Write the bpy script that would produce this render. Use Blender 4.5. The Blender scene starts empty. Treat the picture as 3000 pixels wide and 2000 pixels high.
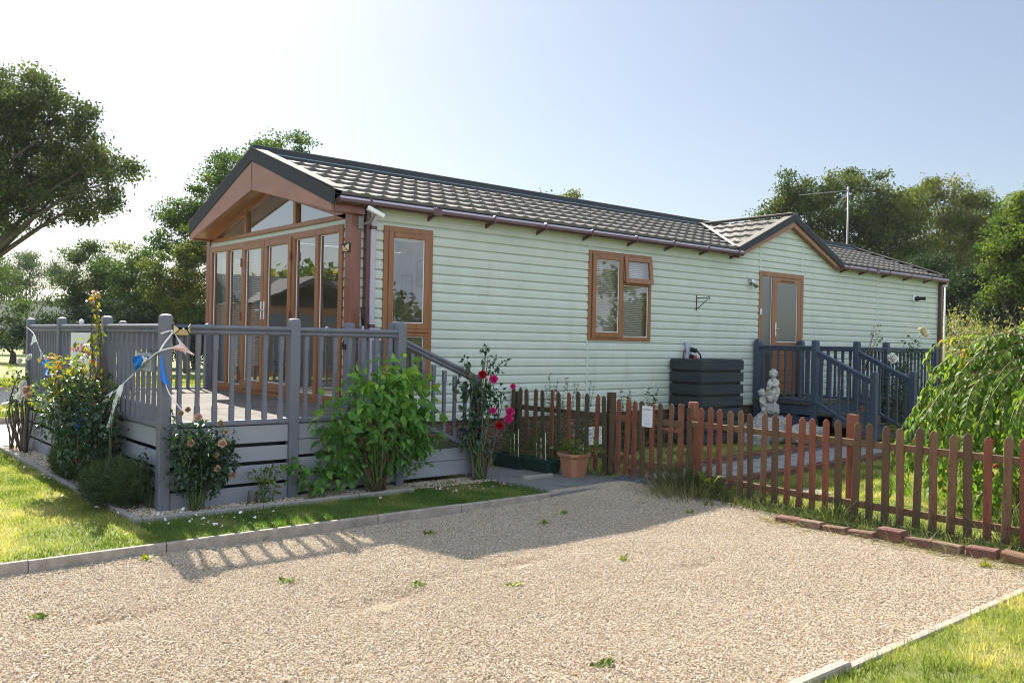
import bpy, math, random
import numpy as np
from mathutils import Vector, Matrix
R = math.radians
sc = bpy.context.scene
COL = sc.collection

# ------------------------------------------------------------------ camera
cd = bpy.data.cameras.new('camera'); cam = bpy.data.objects.new('camera', cd); COL.objects.link(cam)
yaw, pit, rol = R(49.813), R(-0.012), R(-1.153)
fw = Vector((math.cos(yaw)*math.cos(pit), math.sin(yaw)*math.cos(pit), math.sin(pit)))
rt = Vector((math.sin(yaw), -math.cos(yaw), 0)); up = rt.cross(fw)
r2 = rt*math.cos(rol) - up*math.sin(rol); u2 = up*math.cos(rol) + rt*math.sin(rol)
mw = Matrix.Identity(4)
for i in range(3):
    mw[i][0], mw[i][1], mw[i][2] = r2[i], u2[i], -fw[i]
mw[0][3], mw[1][3], mw[2][3] = -5.175, -9.065, 1.575
cam.matrix_world = mw
cd.sensor_width = 36; cd.lens = 2563.412/3000*36; cd.clip_start = .05; cd.clip_end = 3000
sc.camera = cam
# ------------------------------------------------------------------ world, sun, exposure
SUN = Vector((.27, 1.15, 1.0)).normalized()
el = math.asin(SUN.z); az = math.atan2(SUN.x, SUN.y)
w = bpy.data.worlds.new('World'); sc.world = w; w.use_nodes = True
nt = w.node_tree; bg = nt.nodes['Background']
sky = nt.nodes.new('ShaderNodeTexSky'); sky.sky_type = 'NISHITA'; sky.sun_disc = False
sky.sun_elevation = el; sky.sun_rotation = az
sky.air_density = 1.0; sky.dust_density = 1.3; sky.ozone_density = 1.0; sky.altitude = 0
gam = nt.nodes.new('ShaderNodeGamma'); gam.inputs[1].default_value = .74; nt.links.new(sky.outputs[0], gam.inputs[0])   # a hazy, evenly bright late summer sky
tint = nt.nodes.new('ShaderNodeMix'); tint.data_type = 'RGBA'; tint.blend_type = 'MULTIPLY'; tint.inputs[0].default_value = 1; tint.inputs[7].default_value = (.96, .985, 1.02, 1)
nt.links.new(gam.outputs[0], tint.inputs[6]); bg.inputs[1].default_value = .066
# unseen white clouds added behind the drive as fill for the shaded wall
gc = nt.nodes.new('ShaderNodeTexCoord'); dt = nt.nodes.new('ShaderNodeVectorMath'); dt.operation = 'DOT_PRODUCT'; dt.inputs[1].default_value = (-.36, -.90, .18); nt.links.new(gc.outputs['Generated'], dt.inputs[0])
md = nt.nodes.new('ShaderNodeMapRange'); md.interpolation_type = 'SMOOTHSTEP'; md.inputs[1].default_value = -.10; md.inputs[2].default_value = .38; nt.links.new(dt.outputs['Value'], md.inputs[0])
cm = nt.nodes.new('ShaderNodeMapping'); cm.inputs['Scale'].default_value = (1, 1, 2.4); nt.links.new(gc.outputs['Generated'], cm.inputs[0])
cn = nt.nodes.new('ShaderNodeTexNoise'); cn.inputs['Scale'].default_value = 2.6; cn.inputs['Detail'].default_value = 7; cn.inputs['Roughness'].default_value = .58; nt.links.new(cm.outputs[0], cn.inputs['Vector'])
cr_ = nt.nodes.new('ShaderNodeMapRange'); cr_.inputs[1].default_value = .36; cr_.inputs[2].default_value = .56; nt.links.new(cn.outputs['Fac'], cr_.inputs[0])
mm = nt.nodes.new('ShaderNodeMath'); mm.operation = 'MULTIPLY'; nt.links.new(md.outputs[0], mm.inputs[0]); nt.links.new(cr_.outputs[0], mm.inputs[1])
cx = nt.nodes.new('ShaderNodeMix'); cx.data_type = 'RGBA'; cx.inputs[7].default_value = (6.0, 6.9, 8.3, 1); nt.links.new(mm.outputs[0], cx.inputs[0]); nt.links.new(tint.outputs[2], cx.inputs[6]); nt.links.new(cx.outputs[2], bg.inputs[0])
sd = bpy.data.lights.new('sun', 'SUN'); so = bpy.data.objects.new('sun', sd); COL.objects.link(so)
sd.energy = 4.0; sd.angle = R(.55); sd.color = (1, .93, .82)
so.rotation_euler = (-SUN).to_track_quat('-Z', 'Y').to_euler(); so.location = (0, 0, 30)
sc.view_settings.view_transform = 'Standard'; sc.view_settings.look = 'None'
sc.view_settings.exposure = 1.68; sc.view_settings.gamma = 1
sc.render.engine = 'CYCLES'; sc.cycles.use_denoising = True
sc.cycles.filter_width = 1.05; sc.cycles.max_bounces = 8; sc.cycles.transparent_max_bounces = 12

# ------------------------------------------------------------------ materials
MATS = {}
def sock(n, name, v):
    if name in n.inputs: n.inputs[name].default_value = v
def mat(name, c1, c2=None, scale=8., rough=.6, bump=0., bscale=40., stretch=(1, 1, 1), spec=.4, metal=0., detail=4., lo=.35, hi=.65, bdist=.01, coat=0., c3=None, s3=3., st3=(1, 1, 1), lo3=.56, hi3=.72):
    m = bpy.data.materials.new(name); m.use_nodes = True; t = m.node_tree; b = t.nodes['Principled BSDF']
    sock(b, 'Roughness', rough); sock(b, 'Specular IOR Level', spec); sock(b, 'Metallic', metal); sock(b, 'Coat Weight', coat); sock(b, 'Coat Roughness', .15)
    sock(b, 'Base Color', (*c1, 1))
    if c2 or bump:
        tc = t.nodes.new('ShaderNodeTexCoord'); mp = t.nodes.new('ShaderNodeMapping'); mp.inputs['Scale'].default_value = stretch
        t.links.new(tc.outputs['Object'], mp.inputs[0])
    if c2:
        nz = t.nodes.new('ShaderNodeTexNoise'); nz.inputs['Scale'].default_value = scale; nz.inputs['Detail'].default_value = detail; nz.inputs['Roughness'].default_value = .65
        t.links.new(mp.outputs[0], nz.inputs['Vector'])
        mr = t.nodes.new('ShaderNodeMapRange'); mr.inputs[1].default_value = lo; mr.inputs[2].default_value = hi; t.links.new(nz.outputs['Fac'], mr.inputs[0])
        mx = t.nodes.new('ShaderNodeMix'); mx.data_type = 'RGBA'; mx.inputs[6].default_value = (*c1, 1); mx.inputs[7].default_value = (*c2, 1)
        t.links.new(mr.outputs[0], mx.inputs[0]); t.links.new(mx.outputs[2], b.inputs['Base Color'])
        if c3:
            m3 = t.nodes.new('ShaderNodeMapping'); m3.inputs['Scale'].default_value = st3; m3.inputs['Location'].default_value = (3.1, 1.7, .4); t.links.new(tc.outputs['Object'], m3.inputs[0])
            n3 = t.nodes.new('ShaderNodeTexNoise'); n3.inputs['Scale'].default_value = s3; n3.inputs['Detail'].default_value = 6; n3.inputs['Roughness'].default_value = .7; t.links.new(m3.outputs[0], n3.inputs['Vector'])
            r3 = t.nodes.new('ShaderNodeMapRange'); r3.inputs[1].default_value = lo3; r3.inputs[2].default_value = hi3; t.links.new(n3.outputs['Fac'], r3.inputs[0])
            x3 = t.nodes.new('ShaderNodeMix'); x3.data_type = 'RGBA'; x3.inputs[7].default_value = (*c3, 1); t.links.new(r3.outputs[0], x3.inputs[0]); t.links.new(mx.outputs[2], x3.inputs[6]); t.links.new(x3.outputs[2], b.inputs['Base Color'])
    if bump:
        n2 = t.nodes.new('ShaderNodeTexNoise'); n2.inputs['Scale'].default_value = bscale; n2.inputs['Detail'].default_value = 5
        t.links.new(mp.outputs[0], n2.inputs['Vector'])
        bp = t.nodes.new('ShaderNodeBump'); bp.inputs['Strength'].default_value = bump; bp.inputs['Distance'].default_value = bdist
        t.links.new(n2.outputs['Fac'], bp.inputs['Height']); t.links.new(bp.outputs[0], b.inputs['Normal'])
    MATS[name] = m; return m
def rndmat(name, stops, rough=.5, trans=.3, tcol=1.25, spec=.35, attr='rnd'):
    """colour picked per leaf / blade / stone from the attribute rnd"""
    m = bpy.data.materials.new(name); m.use_nodes = True; t = m.node_tree; b = t.nodes['Principled BSDF']
    sock(b, 'Roughness', rough); sock(b, 'Specular IOR Level', spec)
    a = t.nodes.new('ShaderNodeAttribute'); a.attribute_name = attr
    rp = t.nodes.new('ShaderNodeValToRGB'); e = rp.color_ramp.elements
    while len(e) < len(stops): e.new(.5)
    for i, (p, c) in enumerate(stops): e[i].position = p; e[i].color = (*c, 1)
    t.links.new(a.outputs['Fac'], rp.inputs[0]); t.links.new(rp.outputs[0], b.inputs['Base Color'])
    if trans:
        tr = t.nodes.new('ShaderNodeBsdfTranslucent'); hs = t.nodes.new('ShaderNodeMix'); hs.data_type = 'RGBA'; hs.blend_type = 'MULTIPLY'; hs.inputs[0].default_value = 1
        hs.inputs[7].default_value = (tcol*1.15, tcol*1.25, tcol*.5, 1); t.links.new(rp.outputs[0], hs.inputs[6]); t.links.new(hs.outputs[2], tr.inputs[0])
        mx = t.nodes.new('ShaderNodeMixShader'); mx.inputs[0].default_value = trans
        t.links.new(b.outputs[0], mx.inputs[1]); t.links.new(tr.outputs[0], mx.inputs[2]); t.links.new(mx.outputs[0], t.nodes['Material Output'].inputs[0])
    MATS[name] = m; return m
def glassmat(name, tint=(.93, .96, .96), rough=0., refl=.09, frost=False):
    m = bpy.data.materials.new(name); m.use_nodes = True; t = m.node_tree; t.nodes.remove(t.nodes['Principled BSDF'])
    out = t.nodes['Material Output']
    gl = t.nodes.new('ShaderNodeBsdfGlossy'); gl.inputs['Roughness'].default_value = rough; gl.inputs[0].default_value = (1, 1, 1, 1)
    if frost:
        tp = t.nodes.new('ShaderNodeBsdfRefraction'); tp.inputs['Roughness'].default_value = .45; tp.inputs['IOR'].default_value = 1.02; tp.inputs[0].default_value = (*tint, 1)
    else:
        tp = t.nodes.new('ShaderNodeBsdfTransparent'); tp.inputs[0].default_value = (*tint, 1)
    fr = t.nodes.new('ShaderNodeFresnel'); fr.inputs[0].default_value = 1.5
    mr = t.nodes.new('ShaderNodeMapRange'); mr.inputs[1].default_value = 0; mr.inputs[2].default_value = 1; mr.inputs[3].default_value = refl; mr.inputs[4].default_value = 1.
    mx = t.nodes.new('ShaderNodeMixShader'); t.links.new(fr.outputs[0], mr.inputs[0]); t.links.new(mr.outputs[0], mx.inputs[0])
    t.links.new(tp.outputs[0], mx.inputs[1]); t.links.new(gl.outputs[0], mx.inputs[2]); t.links.new(mx.outputs[0], out.inputs[0])
    nz = t.nodes.new('ShaderNodeTexNoise'); nz.inputs['Scale'].default_value = 3 if not frost else 60
    tc = t.nodes.new('ShaderNodeTexCoord'); t.links.new(tc.outputs['Object'], nz.inputs['Vector'])
    bp = t.nodes.new('ShaderNodeBump'); bp.inputs['Strength'].default_value = .05 if not frost else .4; bp.inputs['Distance'].default_value = .01
    t.links.new(nz.outputs['Fac'], bp.inputs['Height']); t.links.new(bp.outputs[0], gl.inputs['Normal'])
    MATS[name] = m; return m
M = MATS
mat('siding', (.53, .575, .50), (.585, .63, .555), 2.5, .42, .06, 60, (1, 1, 1), .4, c3=(.45, .48, .41), s3=2.2, st3=(2.2, 1, .35), lo3=.55, hi3=.8)
mat('siding_trim', (.56, .61, .535), None, rough=.4)
mat('oak', (.24, .095, .035), (.31, .13, .05), 14, .33, .08, 60, (1, 1, .12), .5)
mat('mahogany', (.17, .055, .035), (.24, .085, .05), 9, .30, .06, 50, (1, 1, .15), .55)
mat('fascia_wood', (.31, .165, .125), (.37, .20, .155), 6, .5, .04, 30, (1, .2, 1), .25)
mat('soffit', (.28, .12, .05), (.34, .15, .06), 5, .3, 0, spec=.5)
mat('roof_granules', (.20, .18, .163), (.13, .118, .108), 30, .76, .25, 260, spec=.3, bdist=.003, c3=(.12, .13, .085), s3=1.1, lo3=.55, hi3=.75)
mat('verge_dark', (.034, .038, .043), (.05, .055, .06), 60, .75, .4, 260, spec=.3, bdist=.004)
mat('roof_line', (.30, .36, .42), None, rough=.4)
mat('gutter_brown', (.085, .035, .035), (.11, .05, .045), 5, .28, 0, spec=.5)
mat('gutter_pale', (.50, .43, .50), (.44, .38, .46), 4, .45)  # lilac tone: sky reflection painted on the lip, pale front on the downpipe
mat('lead', (.55, .53, .50), (.42, .40, .38), 20, .5)
mat('post_paint', (.128, .136, .165), (.160, .168, .198), 9, .5, .25, 70, (1, 1, .15), .4, bdist=.004, c3=(.085, .085, .09), s3=9, st3=(1, 1, .25), lo3=.6, hi3=.75)
mat('board_paint', (.25, .265, .30), (.29, .305, .335), 5, .5, .2, 60, (.15, .15, 1), .4, bdist=.004)
mat('blue_paint', (.042, .060, .095), (.058, .080, .122), 9, .45, .2, 70, (1, 1, .15), .45, bdist=.004)
mat('deck_wood', (.105, .092, .08), (.17, .155, .14), 6, .75, .6, 60, (.06, 1, 1), .12, bdist=.01)
mat('mossy', (.04, .045, .035), (.075, .07, .05), 20, .85, .4, 60)
mat('picket_red', (.21, .062, .038), (.26, .14, .075), 7, .62, .4, 60, (1, 1, .07), .3, lo=.42, hi=.72, bdist=.005, c3=(.10, .045, .03), s3=11, st3=(1, 1, .3), lo3=.52, hi3=.64)
mat('picket_old', (.12, .055, .034), (.115, .085, .05), 6, .7, .4, 60, (1, 1, .07), .25, lo=.35, hi=.6, bdist=.005, c3=(.075, .06, .03), s3=11, st3=(1, 1, .3), lo3=.52, hi3=.64)
mat('picket_moss', (.085, .052, .035), (.085, .075, .038), 5, .75, .4, 60, (1, 1, .07), .25, lo=.3, hi=.6, bdist=.005, c3=(.06, .065, .028), s3=11, st3=(1, 1, .3), lo3=.52, hi3=.64)
mat('picket_worn', (.19, .115, .065), (.15, .055, .034), 6, .65, .4, 60, (1, 1, .07), .25, lo=.4, hi=.7, bdist=.005, c3=(.10, .05, .03), s3=11, st3=(1, 1, .3), lo3=.52, hi3=.64)
mat('rail_wood', (.17, .09, .045), (.14, .10, .055), 8, .7, .3, 60, (1, .1, 1), .3)
mat('box_wood', (.030, .042, .052), (.045, .056, .060), 10, .7, .3, 60, (.2, .2, 1), .3)
mat('concrete', (.38, .325, .27), (.26, .225, .19), 12, .85, .35, 60, bdist=.006, c3=(.17, .155, .115), s3=5, lo3=.55, hi3=.75)
mat('concrete_pale', (.33, .31, .275), (.25, .235, .21), 12, .85, .35, 60, bdist=.006, c3=(.17, .16, .12), s3=6, lo3=.55, hi3=.75)
mat('slab', (.29, .285, .28), (.22, .22, .215), 9, .8, .3, 50)
mat('patio', (.17, .17, .165), (.12, .125, .12), 5, .85, .3, 40)
mat('slate', (.10, .105, .13), (.16, .165, .19), 30, .6, .5, 40)
mat('brick_red', (.15, .06, .045), (.20, .10, .075), 14, .85, .6, 60, c3=(.09, .095, .05), s3=9, lo3=.5, hi3=.66)
mat('brick_dark', (.13, .055, .045), (.18, .085, .065), 14, .85, .5, 60)
mat('brick_pale', (.27, .18, .125), (.19, .09, .065), 10, .85, .6, 60, c3=(.09, .095, .05), s3=9, lo3=.5, hi3=.66)
mat('brick_orange', (.25, .12, .07), (.19, .085, .055), 10, .85, .6, 60, c3=(.09, .095, .05), s3=9, lo3=.5, hi3=.66)
mat('terracotta', (.42, .19, .11), (.37, .165, .10), 8, .65, .1, 40)
mat('brown_pot', (.085, .04, .03), (.11, .055, .04), 8, .6)
mat('green_plastic', (.018, .040, .034), (.024, .05, .042), 8, .4)
mat('soil', (.05, .035, .024), (.08, .058, .04), 30, .95, .6, 60)
mat('stone', (.50, .48, .43), (.27, .26, .24), 14, .85, .6, 40, lo=.45, hi=.75, bdist=.01, c3=(.12, .115, .10), s3=22, lo3=.52, hi3=.68)
mat('dark_stone', (.22, .21, .20), (.42, .41, .39), 22, .9, .8, 35, bdist=.02)
mat('bark', (.075, .06, .045), (.12, .10, .08), 12, .9, .6, 20, (1, 1, .2))
mat('stem_brown', (.10, .06, .035), (.14, .09, .05), 20, .8)
mat('stem_green', (.10, .14, .045), None, rough=.6)
mat('cherry_twig', (.13, .07, .04), None, rough=.5)
mat('white_plastic', (.80, .80, .80), None, rough=.35)
mat('cream', (.72, .66, .52), (.76, .70, .56), 2, .7)
mat('black_plastic', (.012, .012, .014), None, rough=.35)
mat('black_iron', (.012, .014, .018), None, rough=.5)
mat('chrome', (.55, .55, .55), None, rough=.22, metal=1)
mat('steel_grey', (.26, .27, .28), None, rough=.6, metal=.2)
mat('grey_plastic', (.42, .47, .55), None, rough=.45)
mat('red_plastic', (.60, .02, .03), None, rough=.4)
mat('red_paint', (.50, .015, .035), None, rough=.5)
mat('blue_flag', (.006, .19, .70), None, rough=.35)
mat('white_flag', (.78, .78, .80), None, rough=.5)
mat('pink_flag', (.75, .42, .38), (.80, .70, .66), 12, .5)
mat('ribbon', (.75, .75, .77), None, rough=.5)
mat('amber_lens', (.62, .48, .26), None, rough=.2, spec=.6)
mat('solar', (.05, .07, .10), None, rough=.15, spec=.7)
mat('plaque', (.23, .255, .28), (.27, .295, .31), 12, .45)
mat('plaque_light', (.50, .53, .54), None, rough=.5)
mat('ink', (.05, .06, .10), None, rough=.6)
mat('pale_blue_ink', (.42, .55, .66), None, rough=.6)
mat('blind', (.86, .84, .78), None, rough=.55)
mat('interior_wall', (.84, .79, .66), None, rough=.8)
mat('interior_floor', (.25, .17, .11), None, rough=.5)
mat('furniture', (.26, .11, .05), (.32, .15, .07), 8, .4)
mat('curtain', (.55, .60, .60), (.65, .68, .68), 10, .8)
mat('picture_art', (.55, .60, .58), (.30, .36, .40), 20, .5)
mat('cloth_white', (.75, .74, .72), None, rough=.8)
mat('rose_white', (.86, .84, .76), None, rough=.6)
mat('rose_cream', (.85, .78, .55), None, rough=.6)
mat('rose_apricot', (.60, .34, .24), (.66, .48, .38), 30, .6)
mat('rose_faded', (.30, .18, .10), (.50, .34, .22), 30, .8)
mat('rose_magenta', (.62, .015, .17), (.72, .05, .28), 30, .5)
mat('rose_red', (.42, .005, .02), None, rough=.5)
mat('berry', (.20, .012, .06), None, rough=.4)
mat('lobelia', (.03, .05, .50), None, rough=.5)
mat('petal_pink', (.55, .12, .28), (.75, .45, .55), 30, .6)
mat('petal_white', (.85, .84, .82), None, rough=.6)
mat('far_roof', (.62, .62, .60), None, rough=.6)
mat('far_wall', (.40, .40, .38), None, rough=.7)
mat('tape_white', (.8, .8, .8), None, rough=.5)
glassmat('glass'); glassmat('front_glass', refl=.30); glassmat('frosted', (.82, .85, .84), .25, .14, True)
# leaves
G = rndmat
G('leaf_oak', [(0, (.045, .070, .030)), (.5, (.085, .115, .045)), (.85, (.14, .16, .05)), (1, (.22, .19, .05))], .65, .32, 1.25, .12)
G('leaf_mid', [(0, (0.047, 0.088, 0.024)), (.6, (0.081, 0.135, 0.034)), (.9, (0.149, 0.189, 0.041)), (1, (0.351, 0.270, 0.054))], .65, .32, 1.25, .12)
G('leaf_yellow', [(0, (.05, .09, .025)), (.5, (.10, .13, .03)), (.72, (.20, .19, .04)), (1, (.42, .33, .06))], .65, .35, 1.25, .12)
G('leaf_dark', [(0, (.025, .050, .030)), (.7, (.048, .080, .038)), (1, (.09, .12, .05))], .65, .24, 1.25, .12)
G('leaf_hedge', [(0, (0.041, 0.070, 0.024)), (.6, (0.074, 0.115, 0.035)), (1, (0.162, 0.189, 0.054))], .65, .3, 1.25, .12)
G('leaf_far', [(0, (0.068, 0.101, 0.068)), (1, (0.121, 0.162, 0.081))], .65, .25, 1.25, .12)  # paler, bluer leaves: distance haze put into the colour
G('leaf_birch', [(0, (0.074, 0.101, 0.024)), (.6, (0.135, 0.149, 0.035)), (1, (0.257, 0.216, 0.047))], .65, .35, 1.25, .12)
G('leaf_bright', [(0, (.05, .09, .02)), (.5, (.12, .17, .035)), (1, (.24, .28, .06))], .65, .38, 1.25, .12)
G('leaf_berry', [(0, (0.054, 0.144, 0.030)), (.5, (0.102, 0.240, 0.042)), (.8, (0.204, 0.372, 0.060)), (1, (0.360, 0.504, 0.084))], .42, .42)
G('leaf_rose', [(0, (0.019, 0.046, 0.024)), (.7, (0.041, 0.084, 0.035)), (1, (0.081, 0.135, 0.041))], .32, .22, spec=.5)
G('leaf_young', [(0, (.035, .075, .02)), (.5, (.09, .15, .03)), (.75, (.30, .28, .04)), (.92, (.36, .20, .04)), (1, (.34, .08, .03))], .4, .4, spec=.45)
G('leaf_yellowgreen', [(0, (.09, .13, .02)), (1, (.30, .30, .03))], .4, .45)
G('leaf_heather', [(0, (.03, .055, .022)), (.7, (.06, .095, .03)), (1, (.12, .15, .045))], .6, .2)
G('leaf_cherry', [(0, (.055, .12, .02)), (.45, (.13, .22, .035)), (.88, (.26, .33, .055)), (1, (.46, .22, .04))], .5, .46, spec=.18)
G('leaf_grey', [(0, (0.081, 0.115, 0.074)), (1, (0.162, 0.203, 0.121))], .6, .25)
G('leaf_weed', [(0, (.10, .12, .04)), (.6, (.20, .21, .08)), (1, (.34, .29, .16))], .6, .35)
G('leaf_variegated', [(0, (.05, .09, .035)), (.55, (.08, .13, .05)), (.7, (.50, .52, .40)), (1, (.60, .60, .48))], .5, .25)
G('grass_lawn', [(0, (.10, .145, .025)), (.4, (.20, .245, .05)), (.72, (.36, .35, .10)), (1, (.54, .45, .25))], .6, .40, 1.25, .2)
G('grass_strip', [(0, (.055, .115, .018)), (.5, (.095, .175, .03)), (.9, (.17, .23, .05)), (1, (.34, .30, .13))], .55, .35, 1.2)  # greener, less dry blades than the open lawn
G('grass_dry', [(0, (.12, .12, .04)), (.5, (.26, .21, .10)), (1, (.38, .31, .18))], .7, .25)
G('grass_tuft', [(0, (.03, .065, .02)), (.6, (.07, .11, .03)), (1, (.25, .22, .10))], .6, .3)
G('pebble', [(0, (.72, .61, .46)), (.14, (.54, .42, .28)), (.28, (.66, .54, .39)), (.40, (.80, .75, .67)), (.52, (.44, .30, .17)), (.64, (.70, .59, .44)), (.74, (.32, .255, .19)), (.84, (.76, .69, .58)), (.91, (.16, .15, .15)), (.95, (.42, .39, .36)), (1, (.58, .43, .26))], .8, 0, spec=.2)
# ------------------------------------------------------------------ mesh helpers
V3 = lambda *a: Vector(a)
class MB:
    """collects shapes; build() links them as ONE mesh object"""
    def __init__(s): s.v = []; s.f = []
    def add(s, vs, fs):
        o = len(s.v); s.v += [tuple(p) for p in vs]; s.f += [tuple(i+o for i in f) for f in fs]; return s
    def bar(s, a, b, w, h, upv=(0, 0, 1), c=.004):
        a, b = Vector(a), Vector(b); d = (b-a).normalized(); u = Vector(upv); u = (u-d*u.dot(d))
        if u.length < 1e-5: u = Vector((0, 1, 0)) - d*d.y
        u.normalize(); q = d.cross(u); W, H = w/2, h/2; c = min(c, W*.8, H*.8)
        sec = [(-W+c, -H), (W-c, -H), (W, -H+c), (W, H-c), (W-c, H), (-W+c, H), (-W, H-c), (-W, -H+c)]
        vs = [a+q*x+u*y for x, y in sec]+[b+q*x+u*y for x, y in sec]
        fs = [(i, (i+1) % 8, 8+(i+1) % 8, 8+i) for i in range(8)]+[tuple(range(7, -1, -1)), tuple(range(8, 16))]
        return s.add(vs, fs)
    def box(s, x0, x1, y0, y1, z0, z1, c=.004):
        dx, dy, dz = x1-x0, y1-y0, z1-z0; xm, ym, zm = (x0+x1)/2, (y0+y1)/2, (z0+z1)/2
        if dz >= dx and dz >= dy: return s.bar((xm, ym, z0), (xm, ym, z1), dx, dy, (0, 1, 0), c)
        if dx >= dy: return s.bar((x0, ym, zm), (x1, ym, zm), dy, dz, (0, 0, 1), c)
        return s.bar((xm, y0, zm), (xm, y1, zm), dx, dz, (0, 0, 1), c)
    def tube(s, path, r, n=6, cap=True):
        P = [Vector(p) for p in path]; m = len(P); rr = r if hasattr(r, '__len__') else [r]*m; o = []
        prev = None
        for i, p in enumerate(P):
            d = (P[min(i+1, m-1)]-P[max(i-1, 0)]).normalized()
            u = prev if prev is not None else (Vector((0, 0, 1)) if abs(d.z) < .9 else Vector((1, 0, 0)))
            u = (u-d*u.dot(d)); u = u.normalized() if u.length > 1e-6 else d.orthogonal().normalized(); prev = u; q = d.cross(u)
            o += [p+(u*math.cos(2*math.pi*k/n)+q*math.sin(2*math.pi*k/n))*rr[i] for k in range(n)]
        fs = [(i*n+k, i*n+(k+1) % n, (i+1)*n+(k+1) % n, (i+1)*n+k) for i in range(m-1) for k in range(n)]
        if cap: fs += [tuple(range(n-1, -1, -1)), tuple(range((m-1)*n, m*n))]
        return s.add(o, fs)
    def lathe(s, prof, c, n=20, axis='z'):
        vs = []; m = len(prof)
        for r, z in prof:
            for k in range(n):
                a = 2*math.pi*k/n; x, y = r*math.cos(a), r*math.sin(a)
                vs.append({'z': (c[0]+x, c[1]+y, c[2]+z), 'y': (c[0]+x, c[1]+z, c[2]+y), 'x': (c[0]+z, c[1]+x, c[2]+y)}[axis])
        fs = [(i*n+k, i*n+(k+1) % n, (i+1)*n+(k+1) % n, (i+1)*n+k) for i in range(m-1) for k in range(n)]
        fs += [tuple(range(n-1, -1, -1)), tuple(range((m-1)*n, m*n))]
        return s.add(vs, fs)
    def ball(s, c, r, n=10, m=7):
        r = r if hasattr(r, '__len__') else (r, r, r)
        vs = [(c[0], c[1], c[2]-r[2])]
        for i in range(1, m):
            t = math.pi*i/m
            vs += [(c[0]+r[0]*math.sin(t)*math.cos(2*math.pi*k/n), c[1]+r[1]*math.sin(t)*math.sin(2*math.pi*k/n), c[2]-r[2]*math.cos(t)) for k in range(n)]
        vs.append((c[0], c[1], c[2]+r[2])); L = len(vs)-1
        fs = [(0, 1+(k+1) % n, 1+k) for k in range(n)]
        fs += [(1+i*n+k, 1+i*n+(k+1) % n, 1+(i+1)*n+(k+1) % n, 1+(i+1)*n+k) for i in range(m-2) for k in range(n)]
        fs += [(L, 1+(m-2)*n+k, 1+(m-2)*n+(k+1) % n) for k in range(n)]
        return s.add(vs, fs)
    def prism(s, poly, ext):
        e = Vector(ext); n = len(poly); vs = [Vector(p) for p in poly]; vs += [v+e for v in vs]
        return s.add(vs, [tuple(range(n-1, -1, -1)), tuple(range(n, 2*n))]+[(i, (i+1) % n, n+(i+1) % n, n+i) for i in range(n)])
    def build(s, name, m, parent=None, smooth=False, label=None, fix=True):
        me = bpy.data.meshes.new(name); me.from_pydata(s.v, [], s.f); me.update()
        if fix:
            import bmesh
            bm = bmesh.new(); bm.from_mesh(me); bmesh.ops.recalc_face_normals(bm, faces=bm.faces); bm.to_mesh(me); bm.free()
        return link(name, me, m, parent, smooth, label)
def link(name, me, m, parent=None, smooth=False, label=None, at=None):
    o = bpy.data.objects.new(name, me); COL.objects.link(o)
    if m and not me.materials: me.materials.append(M[m] if isinstance(m, str) else m)
    if smooth: me.shade_smooth()
    if parent is not None: settle(o, parent, at)
    elif at is not None: o.location = at
    if label: o['label'] = label
    return o
def wpos(o):
    p = Vector(o.location)
    return p if o.parent is None else p+wpos(o.parent)
def settle(o, parent, at=None):
    """the child's mesh is written in world coordinates (or stands at the world point 'at')"""
    o.parent = parent; o.location = (Vector(at) if at is not None else Vector((0, 0, 0)))-wpos(parent)
def tag(o, label=None, cat=None, group=None, kind=None):
    for k, v in (('label', label), ('category', cat), ('group', group), ('kind', kind)):
        if v: o[k] = v
    return o
def thing(name, label, cat, loc=(0, 0, 0), group=None):
    o = bpy.data.objects.new(name, None); COL.objects.link(o); o.empty_display_size = .1; o.location = loc
    return tag(o, label, cat, group)
def arr_mesh(name, V, F, rnd=None, smooth=False):
    """V (n,3) array, F list of (m,k) index arrays"""
    me = bpy.data.meshes.new(name); V = np.asarray(V, dtype=np.float32)
    me.vertices.add(len(V)); me.vertices.foreach_set('co', V.ravel())
    li = np.concatenate([f.ravel() for f in F]).astype(np.int32); tot = np.concatenate([np.full(len(f), f.shape[1]) for f in F]).astype(np.int32)
    st = np.concatenate([[0], np.cumsum(tot)[:-1]]).astype(np.int32)
    me.loops.add(len(li)); me.loops.foreach_set('vertex_index', li)
    me.polygons.add(len(tot)); me.polygons.foreach_set('loop_start', st); me.polygons.foreach_set('loop_total', tot)
    if smooth: me.polygons.foreach_set('use_smooth', np.ones(len(tot), dtype=bool))
    me.update(calc_edges=True)
    if rnd is not None:
        a = me.attributes.new('rnd', 'FLOAT', 'POINT'); a.data.foreach_set('value', np.asarray(rnd, dtype=np.float32))
    return me
# ---- leaves
RHOMB = (np.array([(0, 0, 0), (.45, -.5, .08), (1, 0, -.1), (.45, .5, .08)]), [np.array([(0, 1, 2, 3)])])
FOLD = (np.array([(0, 0, 0), (.4, -.5, .12), (1, 0, -.18), (.4, .5, .12), (.5, 0, -.03)]), [np.array([(0, 1, 2, 4), (0, 4, 2, 3)])])
OVATE = (np.array([(0, 0, 0), (.16, -.34, .07), (.38, -.5, .10), (.70, -.28, .0), (1, 0, -.26), (.70, .28, .0), (.38, .5, .10), (.16, .34, .07), (.38, 0, .0), (.70, 0, -.07)]),
         [np.array([(0, 1, 2, 8), (0, 8, 6, 7), (8, 2, 3, 9), (8, 9, 5, 6)]), np.array([(9, 3, 4), (9, 4, 5)])])
NEEDLE = (np.array([(0, -.5, 0), (1, 0, 0), (0, .5, 0)]), [np.array([(0, 1, 2)])])
def unit(a): return a/np.maximum(np.linalg.norm(a, axis=1, keepdims=True), 1e-9)
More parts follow.
